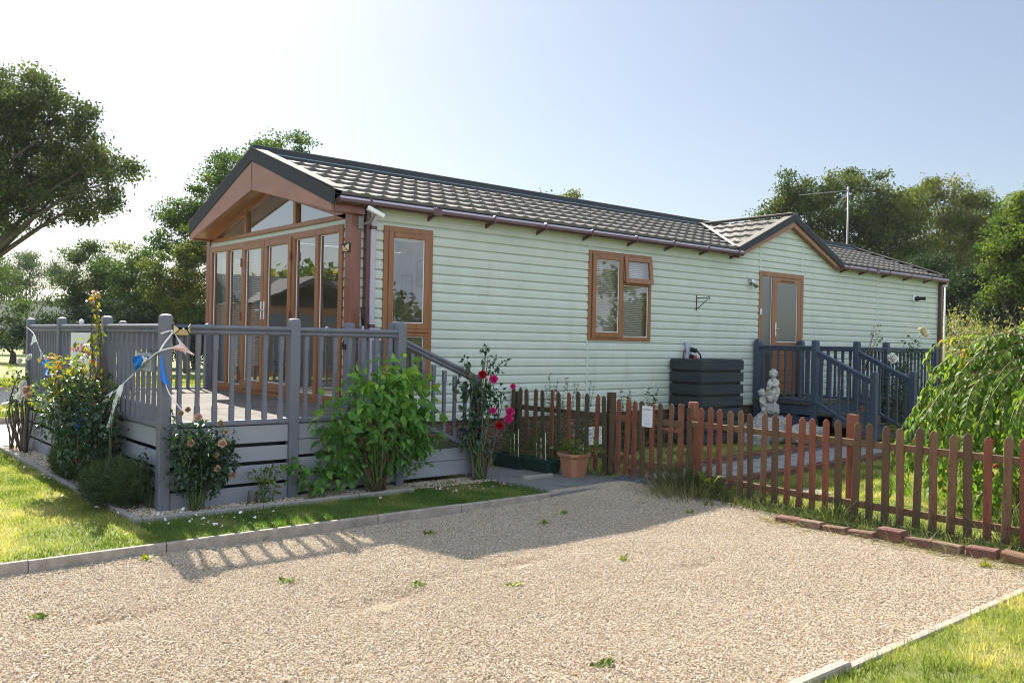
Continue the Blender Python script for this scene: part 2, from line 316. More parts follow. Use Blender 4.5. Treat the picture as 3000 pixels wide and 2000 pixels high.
def leaf_mesh(name, P, A, N, L, wr, tmpl, rng, rnd=None):
    """P positions, A axis directions, N normal hints, L lengths"""
    A = unit(A); S = unit(np.cross(N, A)); Nn = np.cross(A, S); T, F = tmpl; K = len(T); n = len(P); L = L.reshape(-1, 1)
    V = P[:, None, :]+(L[:, None]*(A[:, None, :]*T[None, :, 0:1]+S[:, None, :]*T[None, :, 1:2]*wr+Nn[:, None, :]*T[None, :, 2:3]))
    off = (np.arange(n)*K)[:, None, None]
    FF = [(f[None]+off).reshape(-1, f.shape[1]) for f in F]
    if rnd is None: rnd = rng.random(n)
    return arr_mesh(name, V.reshape(-1, 3), FF, np.repeat(rnd, K))
def vnoise(p, s, seed=0):
    """smooth pseudo-noise 0..1"""
    r = np.random.default_rng(seed); o = np.zeros(len(p))
    for k in range(6):
        d = r.normal(size=3); d /= np.linalg.norm(d); o += np.sin(p@d*(s*(1+.35*k))*6.283+r.random()*6.283)
    return np.clip(.5+o/7, 0, 1)
def in_blobs(blobs, n, rng, shell=.45):
    b = np.array(blobs, float); wgt = b[:, 3]*b[:, 4]*b[:, 5]; i = rng.choice(len(b), n, p=wgt/wgt.sum())
    d = unit(rng.normal(size=(n, 3))); r = rng.random(n)**shell
    return b[i, :3]+d*r[:, None]*b[i, 3:6], d, i, r
def curve_pts(a, b, k=5, bend=.1, sag=0., rng=None):
    a, b = np.array(a, float), np.array(b, float); t = np.linspace(0, 1, k)[:, None]; L = np.linalg.norm(b-a)
    o = rng.normal(size=3)*bend*L if rng is not None else np.zeros(3)
    return a+(b-a)*t+np.sin(t*np.pi)*(o+np.array([0, 0, sag*L]))
def tree(name, label, base, blobs, twigs, per, leaf, m, trunk_r, seed, group=None, fork=.35, gap=.42, gs=.35, spread=.28, limbs=26, droop=0., cat='tree', shell=.45, lean=(0, 0), bark='bark', wr=.62):
    """tapered trunk, limbs into each blob of the crown, leaf clusters on twig ends with gaps between"""
    rng = np.random.default_rng(seed); base = np.array(base, float)
    root = thing(name, label, cat, tuple(base), group)
    c0, d0, b0, _ = in_blobs(blobs, max(16, int(twigs/(20*(1-gap*.8)))), rng, shell); kp = vnoise(c0, gs, seed)+.3*vnoise(c0, gs*2.7, seed+1)-.15 > gap; c0, d0, b0 = c0[kp], d0[kp], b0[kp]; bb = np.array(blobs, float); pick = rng.integers(len(c0), size=int(twigs*.85))   # foliage sits in layered sprays
    rad = (bb[b0, 3]+bb[b0, 5])[pick]*.5; c = c0[pick]+rng.normal(size=(len(pick), 3))*rad[:, None]*np.array([.17, .17, .085]); d = unit(d0[pick]+.5*unit(rng.normal(size=c.shape))); bi = b0[pick]
    c[:, 2] = np.maximum(c[:, 2], base[2]+.15)
    n = len(c); idx = np.repeat(np.arange(n), per); P = c[idx]+rng.normal(size=(n*per, 3))*spread*.62*np.array([1, 1, .7])
    A = d[idx]*.7+rng.normal(size=P.shape)*.8+np.array([0, 0, -droop]); Nn = rng.normal(size=P.shape)*.75+np.array([0, 0, .75])
    tone = (rng.normal(size=len(c0))*.17+.42)[pick][idx]+rng.normal(size=len(P))*.15
    me = leaf_mesh('crown', P, A, Nn, leaf*(.65+.7*rng.random(len(P))), wr, RHOMB, rng, np.clip(tone, 0, 1)); link('crown', me, m, root)
    b = np.array(blobs, float); top = b[:, :3].mean(0); H = b[:, 2].max()-base[2]
    mb = MB(); f = base+np.array([lean[0], lean[1], H*fork]); tp = curve_pts(base, f, 5, .03, 0, rng)
    mb.tube(tp, [trunk_r*(1.25-.45*i/4) for i in range(5)], 8)
    for j in range(len(b)):
        e = b[j, :3]+np.array([0, 0, -b[j, 5]*.1]); q = curve_pts(f-np.array([0, 0, H*.05]), e, 6, .07, .08, rng)
        mb.tube(q, [trunk_r*(.42-.072*i) for i in range(6)], 6)
        mine = np.where(bi == j)[0]
        for k in rng.choice(mine, min(len(mine), max(3, limbs//len(b))), replace=False) if len(mine) else []:
            s0 = q[rng.integers(2, 6)]; mb.tube(curve_pts(s0, c[k], 5, .16, .05, rng), [trunk_r*x for x in (.10, .08, .06, .04, .02)], 4)
    mb.build('trunk', bark, root, True, fix=False)
    return root
def bush(name, label, cat, base, blobs, n, leaf, m, seed, tmpl=FOLD, wr=.6, stems=8, stem_r=.006, stem_m='stem_brown', outward=.7, upw=.2, droop=.0, gap=.0, gs=2., shell=.5, group=None, toplight=0., clump=1, cspread=.03, root=None):
    rng = np.random.default_rng(seed); base = np.array(base, float)
    root = root or thing(name, label, cat, tuple(base), group)
    c, d, bi, r = in_blobs(blobs, n, rng, shell)
    if gap: k = vnoise(c, gs, seed) > gap; c, d, bi = c[k], d[k], bi[k]
    if clump > 1:
        idx = np.repeat(np.arange(len(c)), clump); c0 = c; c = c[idx]+rng.normal(size=(len(idx), 3))*cspread; d = d[idx]; bi = bi[idx]
    c[:, 2] = np.maximum(c[:, 2], base[2]+.02)
    A = d*outward+rng.normal(size=c.shape)*.55+np.array([0, 0, upw-droop]); N = rng.normal(size=c.shape)*.5+d*.4+np.array([0, 0, .7])
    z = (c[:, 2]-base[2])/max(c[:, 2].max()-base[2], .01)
    rn = np.clip(rng.normal(size=len(c))*.2+.42+toplight*(z-.5), 0, 1)  # tone rises with height: sunlit tops painted in, young growth on rose shoots
    link('foliage', leaf_mesh('foliage', c, A, N, leaf*(.6+.7*rng.random(len(c))), wr, tmpl, rng, rn), m, root)
    if stems:
        mb = MB(); pick = rng.choice(len(c), min(stems, len(c)), replace=False)
        for k in pick:
            a = base+np.array([rng.normal()*.03, rng.normal()*.03, -.01]); mb.tube(curve_pts(a, c[k], 6, .06, .04, rng), [stem_r*x for x in (1.4, 1.2, 1, .8, .6, .3)], 5)
        mb.build('stem', stem_m, root, True, fix=False)
    return root
def flower(root, p, r, m, seed, name='flower', facing=(-.5, -.7, .4), petals=14):
    """rose head: cupped petals in whorls"""
    rng = np.random.default_rng(seed); f = Vector(facing).normalized(); q = f.to_track_quat('Z', 'Y'); mb = MB()
    for k in range(petals):
        ring = k/petals; a = k*2.4+rng.random()*.3; tilt = .25+1.05*ring; L = r*(.55+.55*ring); wd = r*(.5+.45*ring)
        ct, stt = math.cos(tilt), math.sin(tilt)
        def pt(u, v):
            rad = stt*L*u; h = ct*L*u+r*.1; b = v*wd*math.sin(math.pi*(.25+.6*u)); cup = -abs(v)**2*wd*.35
            x = (rad+cup)*math.cos(a)-b*math.sin(a); y = (rad+cup)*math.sin(a)+b*math.cos(a); return Vector(p)+q@Vector((x, y, h-.3*r))
        vs = [pt(u, v) for u in (0.05, .45, .8, 1.) for v in (-1, -.4, .4, 1)]
        mb.add(vs, [(i*4+j, i*4+j+1, (i+1)*4+j+1, (i+1)*4+j) for i in range(3) for j in range(3)])
    return mb.build(name, m, root, True, fix=False)
def text(body, size, origin, xdir, updir, m, parent, depth=.002, name='lettering', sx=1.):
    c = bpy.data.curves.new('lettering', 'FONT'); c.body = body; c.size = size; c.align_x = 'CENTER'; c.align_y = 'CENTER'; c.extrude = depth/2; c.resolution_u = 2
    o = bpy.data.objects.new('lettering', c); COL.objects.link(o); dg = bpy.context.evaluated_depsgraph_get()
    me = bpy.data.meshes.new_from_object(o.evaluated_get(dg)); bpy.data.objects.remove(o); bpy.data.curves.remove(c); me.name = name
    x, u = Vector(xdir), Vector(updir); z = x.cross(u); mt = Matrix(((x.x*sx, u.x, z.x, origin[0]), (x.y*sx, u.y, z.y, origin[1]), (x.z*sx, u.z, z.z, origin[2]), (0, 0, 0, 1)))
    me.transform(mt); return link(name, me, m, parent)
# ------------------------------------------------------------------ the setting
def lawn_material():
    m = mat('lawn', (.12, .165, .03), (.27, .27, .08), 1.4, .85, .8, 90, detail=8, lo=.3, hi=.7, bdist=.03); return m
lawn_material()
mat('gravel_base', (.40, .31, .21), (.22, .165, .115), 60, .9, .8, 90, detail=6, bdist=.02)
mat('lane_gravel', (.48, .44, .41), (.33, .30, .275), 40, .9, .8, 60, detail=8, bdist=.02)
def struct(name, mb, m, smooth=False):
    o = mb.build(name, m, None, smooth); o['kind'] = 'structure'; return o
gm = MB()
NX, SX = -2.42, -6.86
for (x0, x1, y0, y1) in ((-1500, 1500, NX, 1500), (-1500, 1500, -1500, SX), (2.2, 1500, SX, NX), (-1500, -30, SX, NX)):
    gm.add([(x0, y0, 0), (x1, y0, 0), (x1, y1, 0), (x0, y1, 0)], [(0, 1, 2, 3)])
struct('ground', gm, 'lawn')
def ramp(a, b, v): t = np.clip((v-a)/(b-a), 0, 1); return t*t*(3-2*t)
def gravel_h(x, y):
    h = -.064+.030*ramp(0, 2.2, x)+.034*ramp(-.4, 1.9, x)*ramp(-4.6, -2.5, y)+.012*np.sin(x*1.9+y*.7)*np.sin(y*1.3-x*.4)+.006*np.sin(x*5.1+1)*np.sin(y*4.3+x)
    for hx, hy, r in ((-.97, -4.2, .28), (-2.22, -4.36, .34), (-3.66, -3.78, .3), (-1.7, -4.15, .2), (.1, -5.0, .25)):
        h = h-.024*np.exp(-(((x-hx)**2)/(r*r)+((y-hy)**2)/(r*r*.12)))
    return h
xs = np.linspace(-30, 2.4, 300); ys = np.linspace(SX-.06, NX+.14, 60); X, Y = np.meshgrid(xs, ys)
Z = gravel_h(X, Y)-.006; nx, ny = len(xs), len(ys); i = np.arange(nx*ny).reshape(ny, nx)
q = np.stack([i[:-1, :-1], i[:-1, 1:], i[1:, 1:], i[1:, :-1]], -1).reshape(-1, 4)
o = link('gravel_drive', arr_mesh('gravel_drive', np.stack([X, Y, Z], -1).reshape(-1, 3), [q], None, True), 'gravel_base'); o['kind'] = 'structure'
# loose stones: one mass nobody could count
OCT_V = np.array([(1, 0, 0), (-1, 0, 0), (0, 1, 0), (0, -1, 0), (0, 0, 1), (0, 0, -1)], float)
OCT_F = np.array([(0, 2, 4), (2, 1, 4), (1, 3, 4), (3, 0, 4), (2, 0, 5), (1, 2, 5), (3, 1, 5), (0, 3, 5)])
def pebbles(name, x, y, z, size, rng, m, label, tone=None):
    n = len(x); tone = rng.random(n) if tone is None else tone; ax = size[:, None]*np.stack([.8+.55*rng.random(n), .6+.4*rng.random(n), .38+.3*rng.random(n)], -1)
    yawr = rng.random(n)*6.283; ti = rng.normal(size=n)*.3; c, s = np.cos(yawr), np.sin(yawr)
    L = OCT_V[None]*ax[:, None, :]; Lx, Ly, Lz = L[..., 0], L[..., 1], L[..., 2]
    Lz2 = Lz+Lx*ti[:, None]; Vx = Lx*c[:, None]-Ly*s[:, None]; Vy = Lx*s[:, None]+Ly*c[:, None]
    V = np.stack([Vx+x[:, None], Vy+y[:, None], Lz2+z[:, None]], -1).reshape(-1, 3)
    F = (OCT_F[None]+(np.arange(n)*6)[:, None, None]).reshape(-1, 3)
    o = link(name, arr_mesh(name, V, [F], np.repeat(tone, 6), True), m); tag(o, label, 'gravel', kind='stuff'); return o
rng = np.random.default_rng(3)
n = 470000; x = rng.uniform(-7, 2.3, n); y = rng.uniform(SX+.02, NX+.14, n)
keep = (x*.645+y*.764 > -7.2) & ~((x < 1.1) & (y > NX-.03))
lack = np.zeros(n)
for hx, hy, r in ((-.97, -4.2, .22), (-2.22, -4.36, .3), (-3.66, -3.78, .26), (-.95, -4.02, .12), (.35, -4.55, .10), (-2.9, -5.2, .12)): lack += np.exp(-(((x-hx)**2)/(r*r)+((y-hy)**2)/(r*r*.1)))
keep &= rng.random(n) > lack*.92
x, y = x[keep], y[keep]
pebbles('gravel', x, y, np.where(y > NX, np.maximum(gravel_h(x, y), .004), gravel_h(x, y))+rng.random(len(x))*.011, .0042+.0034*rng.random(len(x))+.004*(rng.random(len(x)) > .975), rng, 'pebble', 'loose golden brown pea gravel covering the parking drive')
# flower bed beside the deck
bed = MB(); bed.box(-2.80, -.10, -1.50, -1.10, -.05, .012, 0); bed.box(-2.80, -2.42, -1.10, 4.30, -.05, .013, 0); bed.box(-.10, 1.0, -1.45, -1.10, -.05, .011, 0); struct('flower_bed', bed, 'soil')
x = np.concatenate([rng.uniform(-2.8, 1.0, 5200), rng.uniform(-2.8, -2.5, 4200)]); y = np.concatenate([rng.uniform(-1.49, -1.1, 5200), rng.uniform(-1.1, 4.25, 4200)])
pebbles('bed_gravel', x, y, np.full(len(x), .016), .009+.006*rng.random(len(x)), rng, 'pebble', 'brown and grey stones strewn over the flower bed beside the deck')
# patio by the deck steps
pa = MB()
for ix in range(3):
    for iy in range(4):
        x0, y0 = .98+ix*.46, -2.47+iy*.46; pa.box(x0, x0+.452, y0, y0+.452, -.06, .006+.003*((ix+iy) % 2), .006)
struct('patio_paving', pa, 'patio')
# garden path: slabs in slate chippings
pth = MB(); pth.prism([(2.30, -3.06, 0), (8.1, -2.78, 0), (8.1, -1.72, 0), (2.30, -2.02, 0)], (0, 0, .008)); struct('garden_path', pth, 'slate')
sl = MB()
for k in range(12):
    x0 = 2.62+k*.47; yc = -2.54+(x0-2.3)*.048
    if x0 < 8: sl.prism([(x0, yc-.36, .008), (x0+.43, yc-.34, .008), (x0+.43, yc+.34, .008), (x0, yc+.32, .008)], (0, 0, .022))
struct('path_slabs', sl, 'slab')
n = 2600; x = rng.uniform(2.25, 8, n); y = -2.54+(x-2.3)*.048+rng.uniform(-.5, .5, n)
pebbles('slate_chippings', x, y, np.full(n, .018), .014+.014*rng.random(n), rng, 'slate', 'dark slate chippings between the pale path slabs')
ss = MB(); ss.box(3.15, 3.62, -4.12, -3.72, -.03, .014, .006); o = ss.build('stepping_slab', 'slab'); tag(o, 'pale square stepping slab lying in the shaded garden grass', 'paving slab')
for k, (side, lab) in enumerate((( .56, 'low dark brick edging along the lodge side of the garden path'), (-.58, 'low dark brick edging along the fence side of the garden path'))):
    e = MB()
    for j in range(24):
        x0 = 2.75+j*.225; e.box(x0, x0+.215, -2.54+(x0-2.3)*.048+side-.05, -2.54+(x0-2.3)*.048+side+.05, -.02, .065+.008*((j*7) % 3), .008)
    o = e.build('brick_edging', 'brick_dark'); tag(o, lab, 'edging', 'brick edgings of the garden path')
# far lanes beyond the deck
ln = MB(); ln.add([(-40, 4.55, .006), (1.5, 4.55, .006), (1.5, 7.75, .006), (-40, 7.85, .006)], [(0, 1, 2, 3)])
ln.add([(-40, 12.3, .006), (-1, 12.0, .006), (6, 13.5, .006), (8, 17, .006), (-.2, 17.2, .006), (-40, 17.0, .006)], [(0, 1, 2, 3, 4, 5)]); struct('gravel_lane', ln, 'lane_gravel')
for y0, lab in ((7.8, 'grey kerb between gravel lane and lawn behind the white roses'), (17.2, 'grey kerb at the far side of the distant gravel lane')):
    e = MB(); e.box(-14, 1.2, y0, y0+.09, -.03, .11, .01); o = e.build('edging_kerb', 'concrete'); tag(o, lab, 'kerb', 'kerbs of the far lane')
# bank on the right behind the lodge
bx = np.linspace(13, 60, 48); by = np.linspace(-14, 12, 40); X, Y = np.meshgrid(bx, by)
dx = X-15.6-.25*np.abs(Y); Z = 1.5*ramp(0, 9, dx)+.12*np.sin(X*.9)*np.sin(Y*1.1)*ramp(0, 4, dx)-.02
i = np.arange(X.size).reshape(X.shape); q = np.stack([i[:-1, :-1], i[:-1, 1:], i[1:, 1:], i[1:, :-1]], -1).reshape(-1, 4)
o = link('bank_terrain', arr_mesh('bank_terrain', np.stack([X, Y, Z], -1).reshape(-1, 3), [q], None, True), 'lawn'); o['kind'] = 'structure'
# kerbs: each concrete length is a thing
def kerb(x0, x1, y0, y1, z0, z1, lab, m='concrete', grp='concrete edging kerbs', rz=0.):
    b = MB(); b.box(x0, x1, y0, y1, z0, z1, .008); o = b.build('edging_kerb', m); tag(o, lab, 'kerb', grp); return o
KX = [-7.5, -6.57, -5.65, -4.74, -3.83, -2.91, -2.0, -1.08, -.17, 1.08]
KL = ['weathered concrete kerb below the left lawn, just beyond the picture edge'] * 3 + ['weathered concrete kerb below the left lawn, cut by the left picture edge', 'weathered concrete kerb below the sunlit corner of the left lawn',
      'weathered concrete kerb in front of the corner post and apricot rose', 'weathered concrete kerb below the small sapling, beyond the baluster shadows', 'weathered concrete kerb in front of the big leafy bush', 'long concrete kerb ending the lawn strip beside the grey patio']
for k in range(9):
    dy = .008*math.sin(k*2.3); dz = .006*math.sin(k*3.1)
    kerb(KX[k]+.003, KX[k+1]-.003, NX-.025+dy, NX+.025+dy, -.16, .022+dz, KL[k])
for (x0, x1, y0, y1, lab) in ((-2.86, -2.81, -1.55, -.2, 'pale kerb edging the flower bed by the clipped round shrub'), (-2.86, -2.81, -.19, 1.5, 'pale kerb edging the flower bed between the two low shrubs'), (-2.86, -2.81, 1.51, 3.0, 'pale kerb edging the flower bed before the white roses'),
                             (-2.86, -2.81, 3.01, 4.3, 'pale kerb at the far end of the flower bed under white roses'), (-2.80, -1.75, -1.55, -1.50, 'pale kerb in front of the corner post and apricot rose'), (-1.74, -.75, -1.55, -1.50, 'pale kerb before the small sapling below the deck boards'), (-.74, -.1, -1.55, -1.50, 'pale kerb half hidden before the big leafy bush'), (1.35, 1.8, -1.60, -1.55, 'short loose kerb lying on the grey patio')):
    kerb(x0, x1, y0, y1, -.06, .045, lab, 'concrete_pale', 'pale kerbs round the flower bed')
for (x0, x1, lab) in ((-4.2, -2.05, 'pale concrete kerb at the bottom edge of the picture'), (-2.04, -1.13, 'pale concrete kerb sitting proud beside the lower right lawn'), (-1.12, -.2, 'pale concrete kerb along the lower right lawn, middle of its row'), (-.19, .75, 'pale concrete kerb along the lower right lawn towards the fence'), (.76, 2.1, 'pale concrete kerb along the lower right lawn at the right picture edge')):
    kerb(x0, x1, SX-.03, SX+.03, -.15, .012+(.03 if x0 == -2.04 else 0), lab, 'concrete', 'kerbs of the lower right lawn')
# ---- grass blades
def blades(name, polys, dens, h, wd, m, seed, label, z=0., mask=None, lean=.5):
    rng = np.random.default_rng(seed); PX = []; PY = []
    for (x0, x1, y0, y1) in polys:
        k = int((x1-x0)*(y1-y0)*dens); PX.append(rng.uniform(x0, x1, k)); PY.append(rng.uniform(y0, y1, k))
    x, y = np.concatenate(PX), np.concatenate(PY)
    p3 = np.stack([x, y, x*0], -1)
    if mask is not None: k = mask(x, y); x, y, p3 = x[k], y[k], p3[k]
    n = len(x); P = np.stack([x, y, np.full(n, z-.004)], -1)
    A = rng.normal(size=(n, 3))*lean+np.array([0, 0, 1.]); A[:, 2] = np.abs(A[:, 2]); N = rng.normal(size=(n, 3))
    patch = vnoise(p3, .55, seed)*.55+vnoise(p3, 2.3, seed+1)*.45
    L = h*(.5+.8*rng.random(n))*(.75+.5*patch); rn = np.clip(.42+(vnoise(p3, .8, seed+5)-.5)*1.1+rng.normal(size=n)*.16, 0, 1)
    o = link(name, leaf_mesh(name, P, A, N, L, wd/h, NEEDLE, rng, rn), m); tag(o, label, 'grass', kind='stuff'); return o
blades('lawn_grass', [(-6.5, -2.87, -2.38, 4.5)], 4600, .038, .0075, 'grass_lawn', 11, 'sunlit mown lawn grass left of the deck')
blades('lawn_grass', [(-2.87, 1.05, -2.38, -1.56), (-.1, 1.0, -1.56, -1.3)], 7500, .045, .006, 'grass_strip', 12, 'narrow strip of lawn grass below the deck boards')
blades('lawn_grass', [(2.5, 9, -6.9, -3.05), (2.5, 9.5, -1.95, -.02), (9, 13, -5, 0)], 2600, .045, .009, 'grass_lawn', 13, 'garden grass behind the picket fence', mask=lambda x, y: (x*.645+y*.764 > -3.7) & ~((y > -3.1-.0+(x-2.3)*.048) & (y < -1.95+(x-2.3)*.048) & (x < 8.1)))
blades('lawn_grass', [(-4.5, 3.2, -8.4, SX-.02)], 6000, .052, .0065, 'grass_lawn', 14, 'sunlit lawn grass in the lower right corner')
blades('lawn_grass', [(-8, 8, 7.95, 11.9), (-8, 10, 17.4, 24)], 420, .06, .025, 'grass_lawn', 15, 'mown lawn grass beyond the gravel lane')
# ------------------------------------------------------------------ the lodge
W, L = 4.25, 15.25; OV = -.334; ZE, ZR = 3.26, 4.057; SL = (ZR-ZE)/(W/2+.107)
lodge = thing('holiday_lodge', 'long single storey lodge with pale green boards, brown window frames and dark tiled roof', 'lodge', (0, 0, 0))
P_ = .1165
def profile(z0, z1):
    """outer line of the boards: (offset outwards, z) between z0 and z1"""
    key = [(0.0, .019), (.06, .021), (.55, .0205), (.72, .0175), (.86, .010), (.93, .002), (.955, -.002), (.999, -.002)]
    fr = [k for k, _ in key]; of = [v for _, v in key]; pts = []
    k0 = math.floor((z0-.544)/P_); z = []
    for k in range(k0, k0+40):
        for f in fr:
            zz = .544+(k+f)*P_
            if z0 < zz < z1: z.append(zz)
    z = [z0+1e-5]+z+[z1-1e-5]
    for zz in z:
        f = ((zz-.544)/P_) % 1; pts.append((float(np.interp(f, fr, of)), zz))
    return pts
def siding(mb, a0, a1, z0, z1, axis='y', base=0., sgn=-1):
    """boards between a0(z) and a1(z); axis y: wall in the xz plane facing -y"""
    f0 = a0 if callable(a0) else (lambda z: a0); f1 = a1 if callable(a1) else (lambda z: a1)
    vs = []
    for o, z in profile(z0, z1):
        for a in (f0(z), f1(z)): vs.append((a, base+sgn*o, z) if axis == 'y' else (base+sgn*o, a, z))
    n = len(vs)//2; mb.add(vs, [(2*i, 2*i+1, 2*i+3, 2*i+2) for i in range(n-1)])
wl = MB(); ZT = 3.12
for a, b in ((.05, .412), (1.132, 3.898), (5.28, 8.176), (9.6, L)): siding(wl, a, b, .544, ZT)
siding(wl, .412, 1.132, 2.938, ZT); siding(wl, .412, 1.132, .544, .95); siding(wl, 3.898, 5.28, 2.933, ZT); siding(wl, 3.898, 5.28, .544, 1.612); siding(wl, 8.176, 9.6, 2.917, ZT)
# porch gable
DX, DZ, DS = 9.085, 3.97, .442
siding(wl, lambda z: DX-(DZ-.10-z)/DS, lambda z: DX+(DZ-.10-z)/DS, ZT, DZ-.10)
# front strips, side of the front, far side, rear
siding(wl, .02, .16, .74, 3.0, 'x'); siding(wl, 4.255, 4.40, .74, 3.0, 'x')

for a, b, c, d in ((0, 4.2, .544, ZT), (5.5, L, .544, ZT), (4.2, 5.5, .544, 1.5), (4.2, 5.5, 2.85, ZT)): siding(wl, a, b, c, d, 'y', W, 1)
siding(wl, .0, W, .544, ZT, 'x', L, 1); siding(wl, lambda z: W/2-(ZR-.1-z)/SL, lambda z: W/2+(ZR-.1-z)/SL, ZT, ZR-.1, 'x', L, 1)
siding(wl, .02, 4.25, .544, .76, 'x')
wo = wl.build('wall', 'siding', lodge, fix=False)
for x0, z0, z1 in ((3.905, 2.933, ZT+.02), (3.905, .544, 1.612), (8.2, 2.917, 3.40), (9.56, 2.917, 3.63), (12.41, .544, ZT+.02)): tr = MB(); tr.box(x0-.018, x0+.018, -.026, -.002, z0, z1, .003); tr.build('trim_strip', 'siding_trim', lodge)
tr = MB(); tr.box(L-.02, L+.03, -.022, .03, .544, ZT, .003); tr.build('trim_strip', 'siding_trim', lodge); tr = MB(); tr.box(-.012, .0, .15, 4.27, 2.925, 2.985, .003)
tr.build('trim_strip', 'siding_trim', lodge)
for xa, xb in ((.1, 7.5), (10.67, L)): fb = MB(); fb.box(xa, xb, -.03, -.012, 3.06, 3.16, .004); fb.box(xa, xb, -.10, -.004, 3.155, 3.17, .002); fb.build('eave_board', 'siding_trim', lodge)
# brick skirt
bs = MB()
for r in range(7):
    off = .115 if r % 2 else 0
    k = 0
    while -.1+off+k*.23 < L:
        x0 = off+k*.23; bs.box(x0, min(x0+.218, L), .03, .13, r*.077, r*.077+.066, .003); k += 1
bs.build('brick_skirt', 'brick_red', lodge)
ms = MB(); ms.box(0, L, .04, .1, 0, .546, 0); ms.box(.02, .08, .04, W, 0, .546, 0); ms.box(L-.1, L-.03, .04, W, 0, .546, 0); ms.build('skirt_mortar', 'concrete', lodge)
# interior shell
ins = MB()
ins.box(.05, L-.05, .06, W-.06, .70, .755, 0); ins.build('floor', 'interior_floor', lodge)
ins = MB(); 
for a, b, c, d in ((.05, 4.2, .75, 3.1), (5.5, L-.05, .75, 3.1), (4.2, 5.5, .75, 1.5), (4.2, 5.5, 2.85, 3.1)): ins.add([(a, W-.06, c), (b, W-.06, c), (b, W-.06, d), (a, W-.06, d)], [(0, 1, 2, 3)])
ins.add([(6.2, .05, .75), (6.2, W-.05, .75), (6.2, W-.05, 3.1), (6.2, .05, 3.1)], [(0, 1, 2, 3)]); ins.add([(3.3, 1.4, .75), (3.3, W-.05, .75), (3.3, W-.05, 3.1), (3.3, 1.4, 3.1)], [(0, 1, 2, 3)])
ins.add([(11, .05, .75), (11, W-.05, .75), (11, W-.05, 3.1), (11, .05, 3.1)], [(0, 1, 2, 3)])
for a, b, c, d in ((.02, .412, .75, 3.1), (1.132, 3.898, .75, 3.1), (5.28, 8.176, .75, 3.1), (9.6, L-.05, .75, 3.1), (.412, 1.132, 2.938, 3.1), (3.898, 5.28, 2.933, 3.1), (3.898, 5.28, .75, 1.612), (8.176, 9.6, 2.917, 3.1)):
    ins.add([(a, .03, c), (b, .03, c), (b, .03, d), (a, .03, d)], [(0, 1, 2, 3)])
for y0, y1 in ((.03, W/2), (W/2, W-.03)):
    z0, z1 = (3.12, ZR-.28) if y0 < 1 else (ZR-.28, 3.12); ins.add([(.05, y0, z0), (L-.05, y0, z0), (L-.05, y1, z1), (.05, y1, z1)], [(0, 1, 2, 3)])
ins.add([(L-.05, .03, .75), (L-.05, W-.03, .75), (L-.05, W-.03, 3.1), (L-.05, W/2, ZR-.28), (L-.05, .03, 3.1)], [(0, 1, 2, 3, 4)])
ins.build('inner_wall', 'interior_wall', lodge, fix=False)
# ---- frames
def rect_frame(mb, plane, a0, a1, z0, z1, wd, d0, d1, wb=None):
    """four butted bars of width wd in the plane x=0 ('x') or y=0 ('y'), depth from d0 to d1"""
    wb = wb or wd
    def bx(p0, p1, q0, q1):
        if plane == 'y': mb.box(p0, p1, d0, d1, q0, q1, .006)
        else: mb.box(d0, d1, p0, p1, q0, q1, .006)
    bx(a0, a0+wd, z0, z1); bx(a1-wd, a1, z0, z1); bx(a0+wd, a1-wd, z1-wd, z1); bx(a0+wd, a1-wd, z0, z0+wb)
def pane(plane, a0, a1, z0, z1, d, parent, m='glass', bead=True):
    g = MB()
    if plane == 'y': g.add([(a0, d, z0), (a1, d, z0), (a1, d, z1), (a0, d, z1)], [(0, 1, 2, 3)])
    else: g.add([(d, a0, z0), (d, a0, z1), (d, a1, z1), (d, a1, z0)], [(0, 1, 2, 3)])
    g.build('pane', m, parent, fix=False)
    if bead:
        b = MB(); e = .012
        rect_frame(b, plane, a0, a1, z0, z1, e, d-.006, d+.02); b.build('glazing_bead', 'white_plastic', parent)
def blinds(plane, a0, a1, z0, z1, d, parent, pitch=.027, tilt=.4, depth=.022):
    b = MB(); z = z1-.03; n = 0
    while z > z0+.02:
        c, s = math.cos(tilt)*depth/2, math.sin(tilt)*depth/2
        vs = [(a0, d-c, z-s), (a1, d-c, z-s), (a1, d+c, z+s), (a0, d+c, z+s)] if plane == 'y' else [(d-c, a0, z-s), (d-c, a1, z-s), (d+c, a1, z+s), (d+c, a0, z+s)]
        b.add(vs, [(0, 1, 2, 3)]); z -= pitch
    am = [a0+(a1-a0)*t for t in (.2, .8)]
    for a in am:
        p = (a, d, z1) if plane == 'y' else (d, a, z1); qq = (a, d, z0) if plane == 'y' else (d, a, z0); b.tube([p, qq], .0015, 4)
    if plane == 'y': b.box(a0, a1, d-.015, d+.015, z1-.025, z1, .003)
    else: b.box(d-.015, d+.015, a0, a1, z1-.025, z1, .003)
    b.build('blind', 'blind', parent, fix=False)
def lever(parent, plane, a, z, d, sgn=1, m='chrome', plate='white_plastic'):
    h = MB(); p = MB()
    if plane == 'y':
        p.box(a-.016, a+.016, d-.012, d, z-.12, z+.12, .005); h.tube([(a, d-.01, z), (a, d-.055, z)], .009, 8); h.tube([(a, d-.055, z), (a+sgn*.06, d-.06, z), (a+sgn*.115, d-.055, z-.004)], [.010, .009, .008], 8)
    else:
        p.box(d-.012, d, a-.016, a+.016, z-.12, z+.12, .005); h.tube([(d-.01, a, z), (d-.055, a, z)], .009, 8); h.tube([(d-.055, a, z), (d-.06, a+sgn*.06, z), (d-.055, a+sgn*.115, z-.004)], [.010, .009, .008], 8)
    q = p.build('handle_plate', plate, parent); h.build('handle', m, parent, True)
def window(loc, label): 
    e = bpy.data.objects.new('window', None); COL.objects.link(e); settle(e, lodge, loc); e['label'] = label; return e
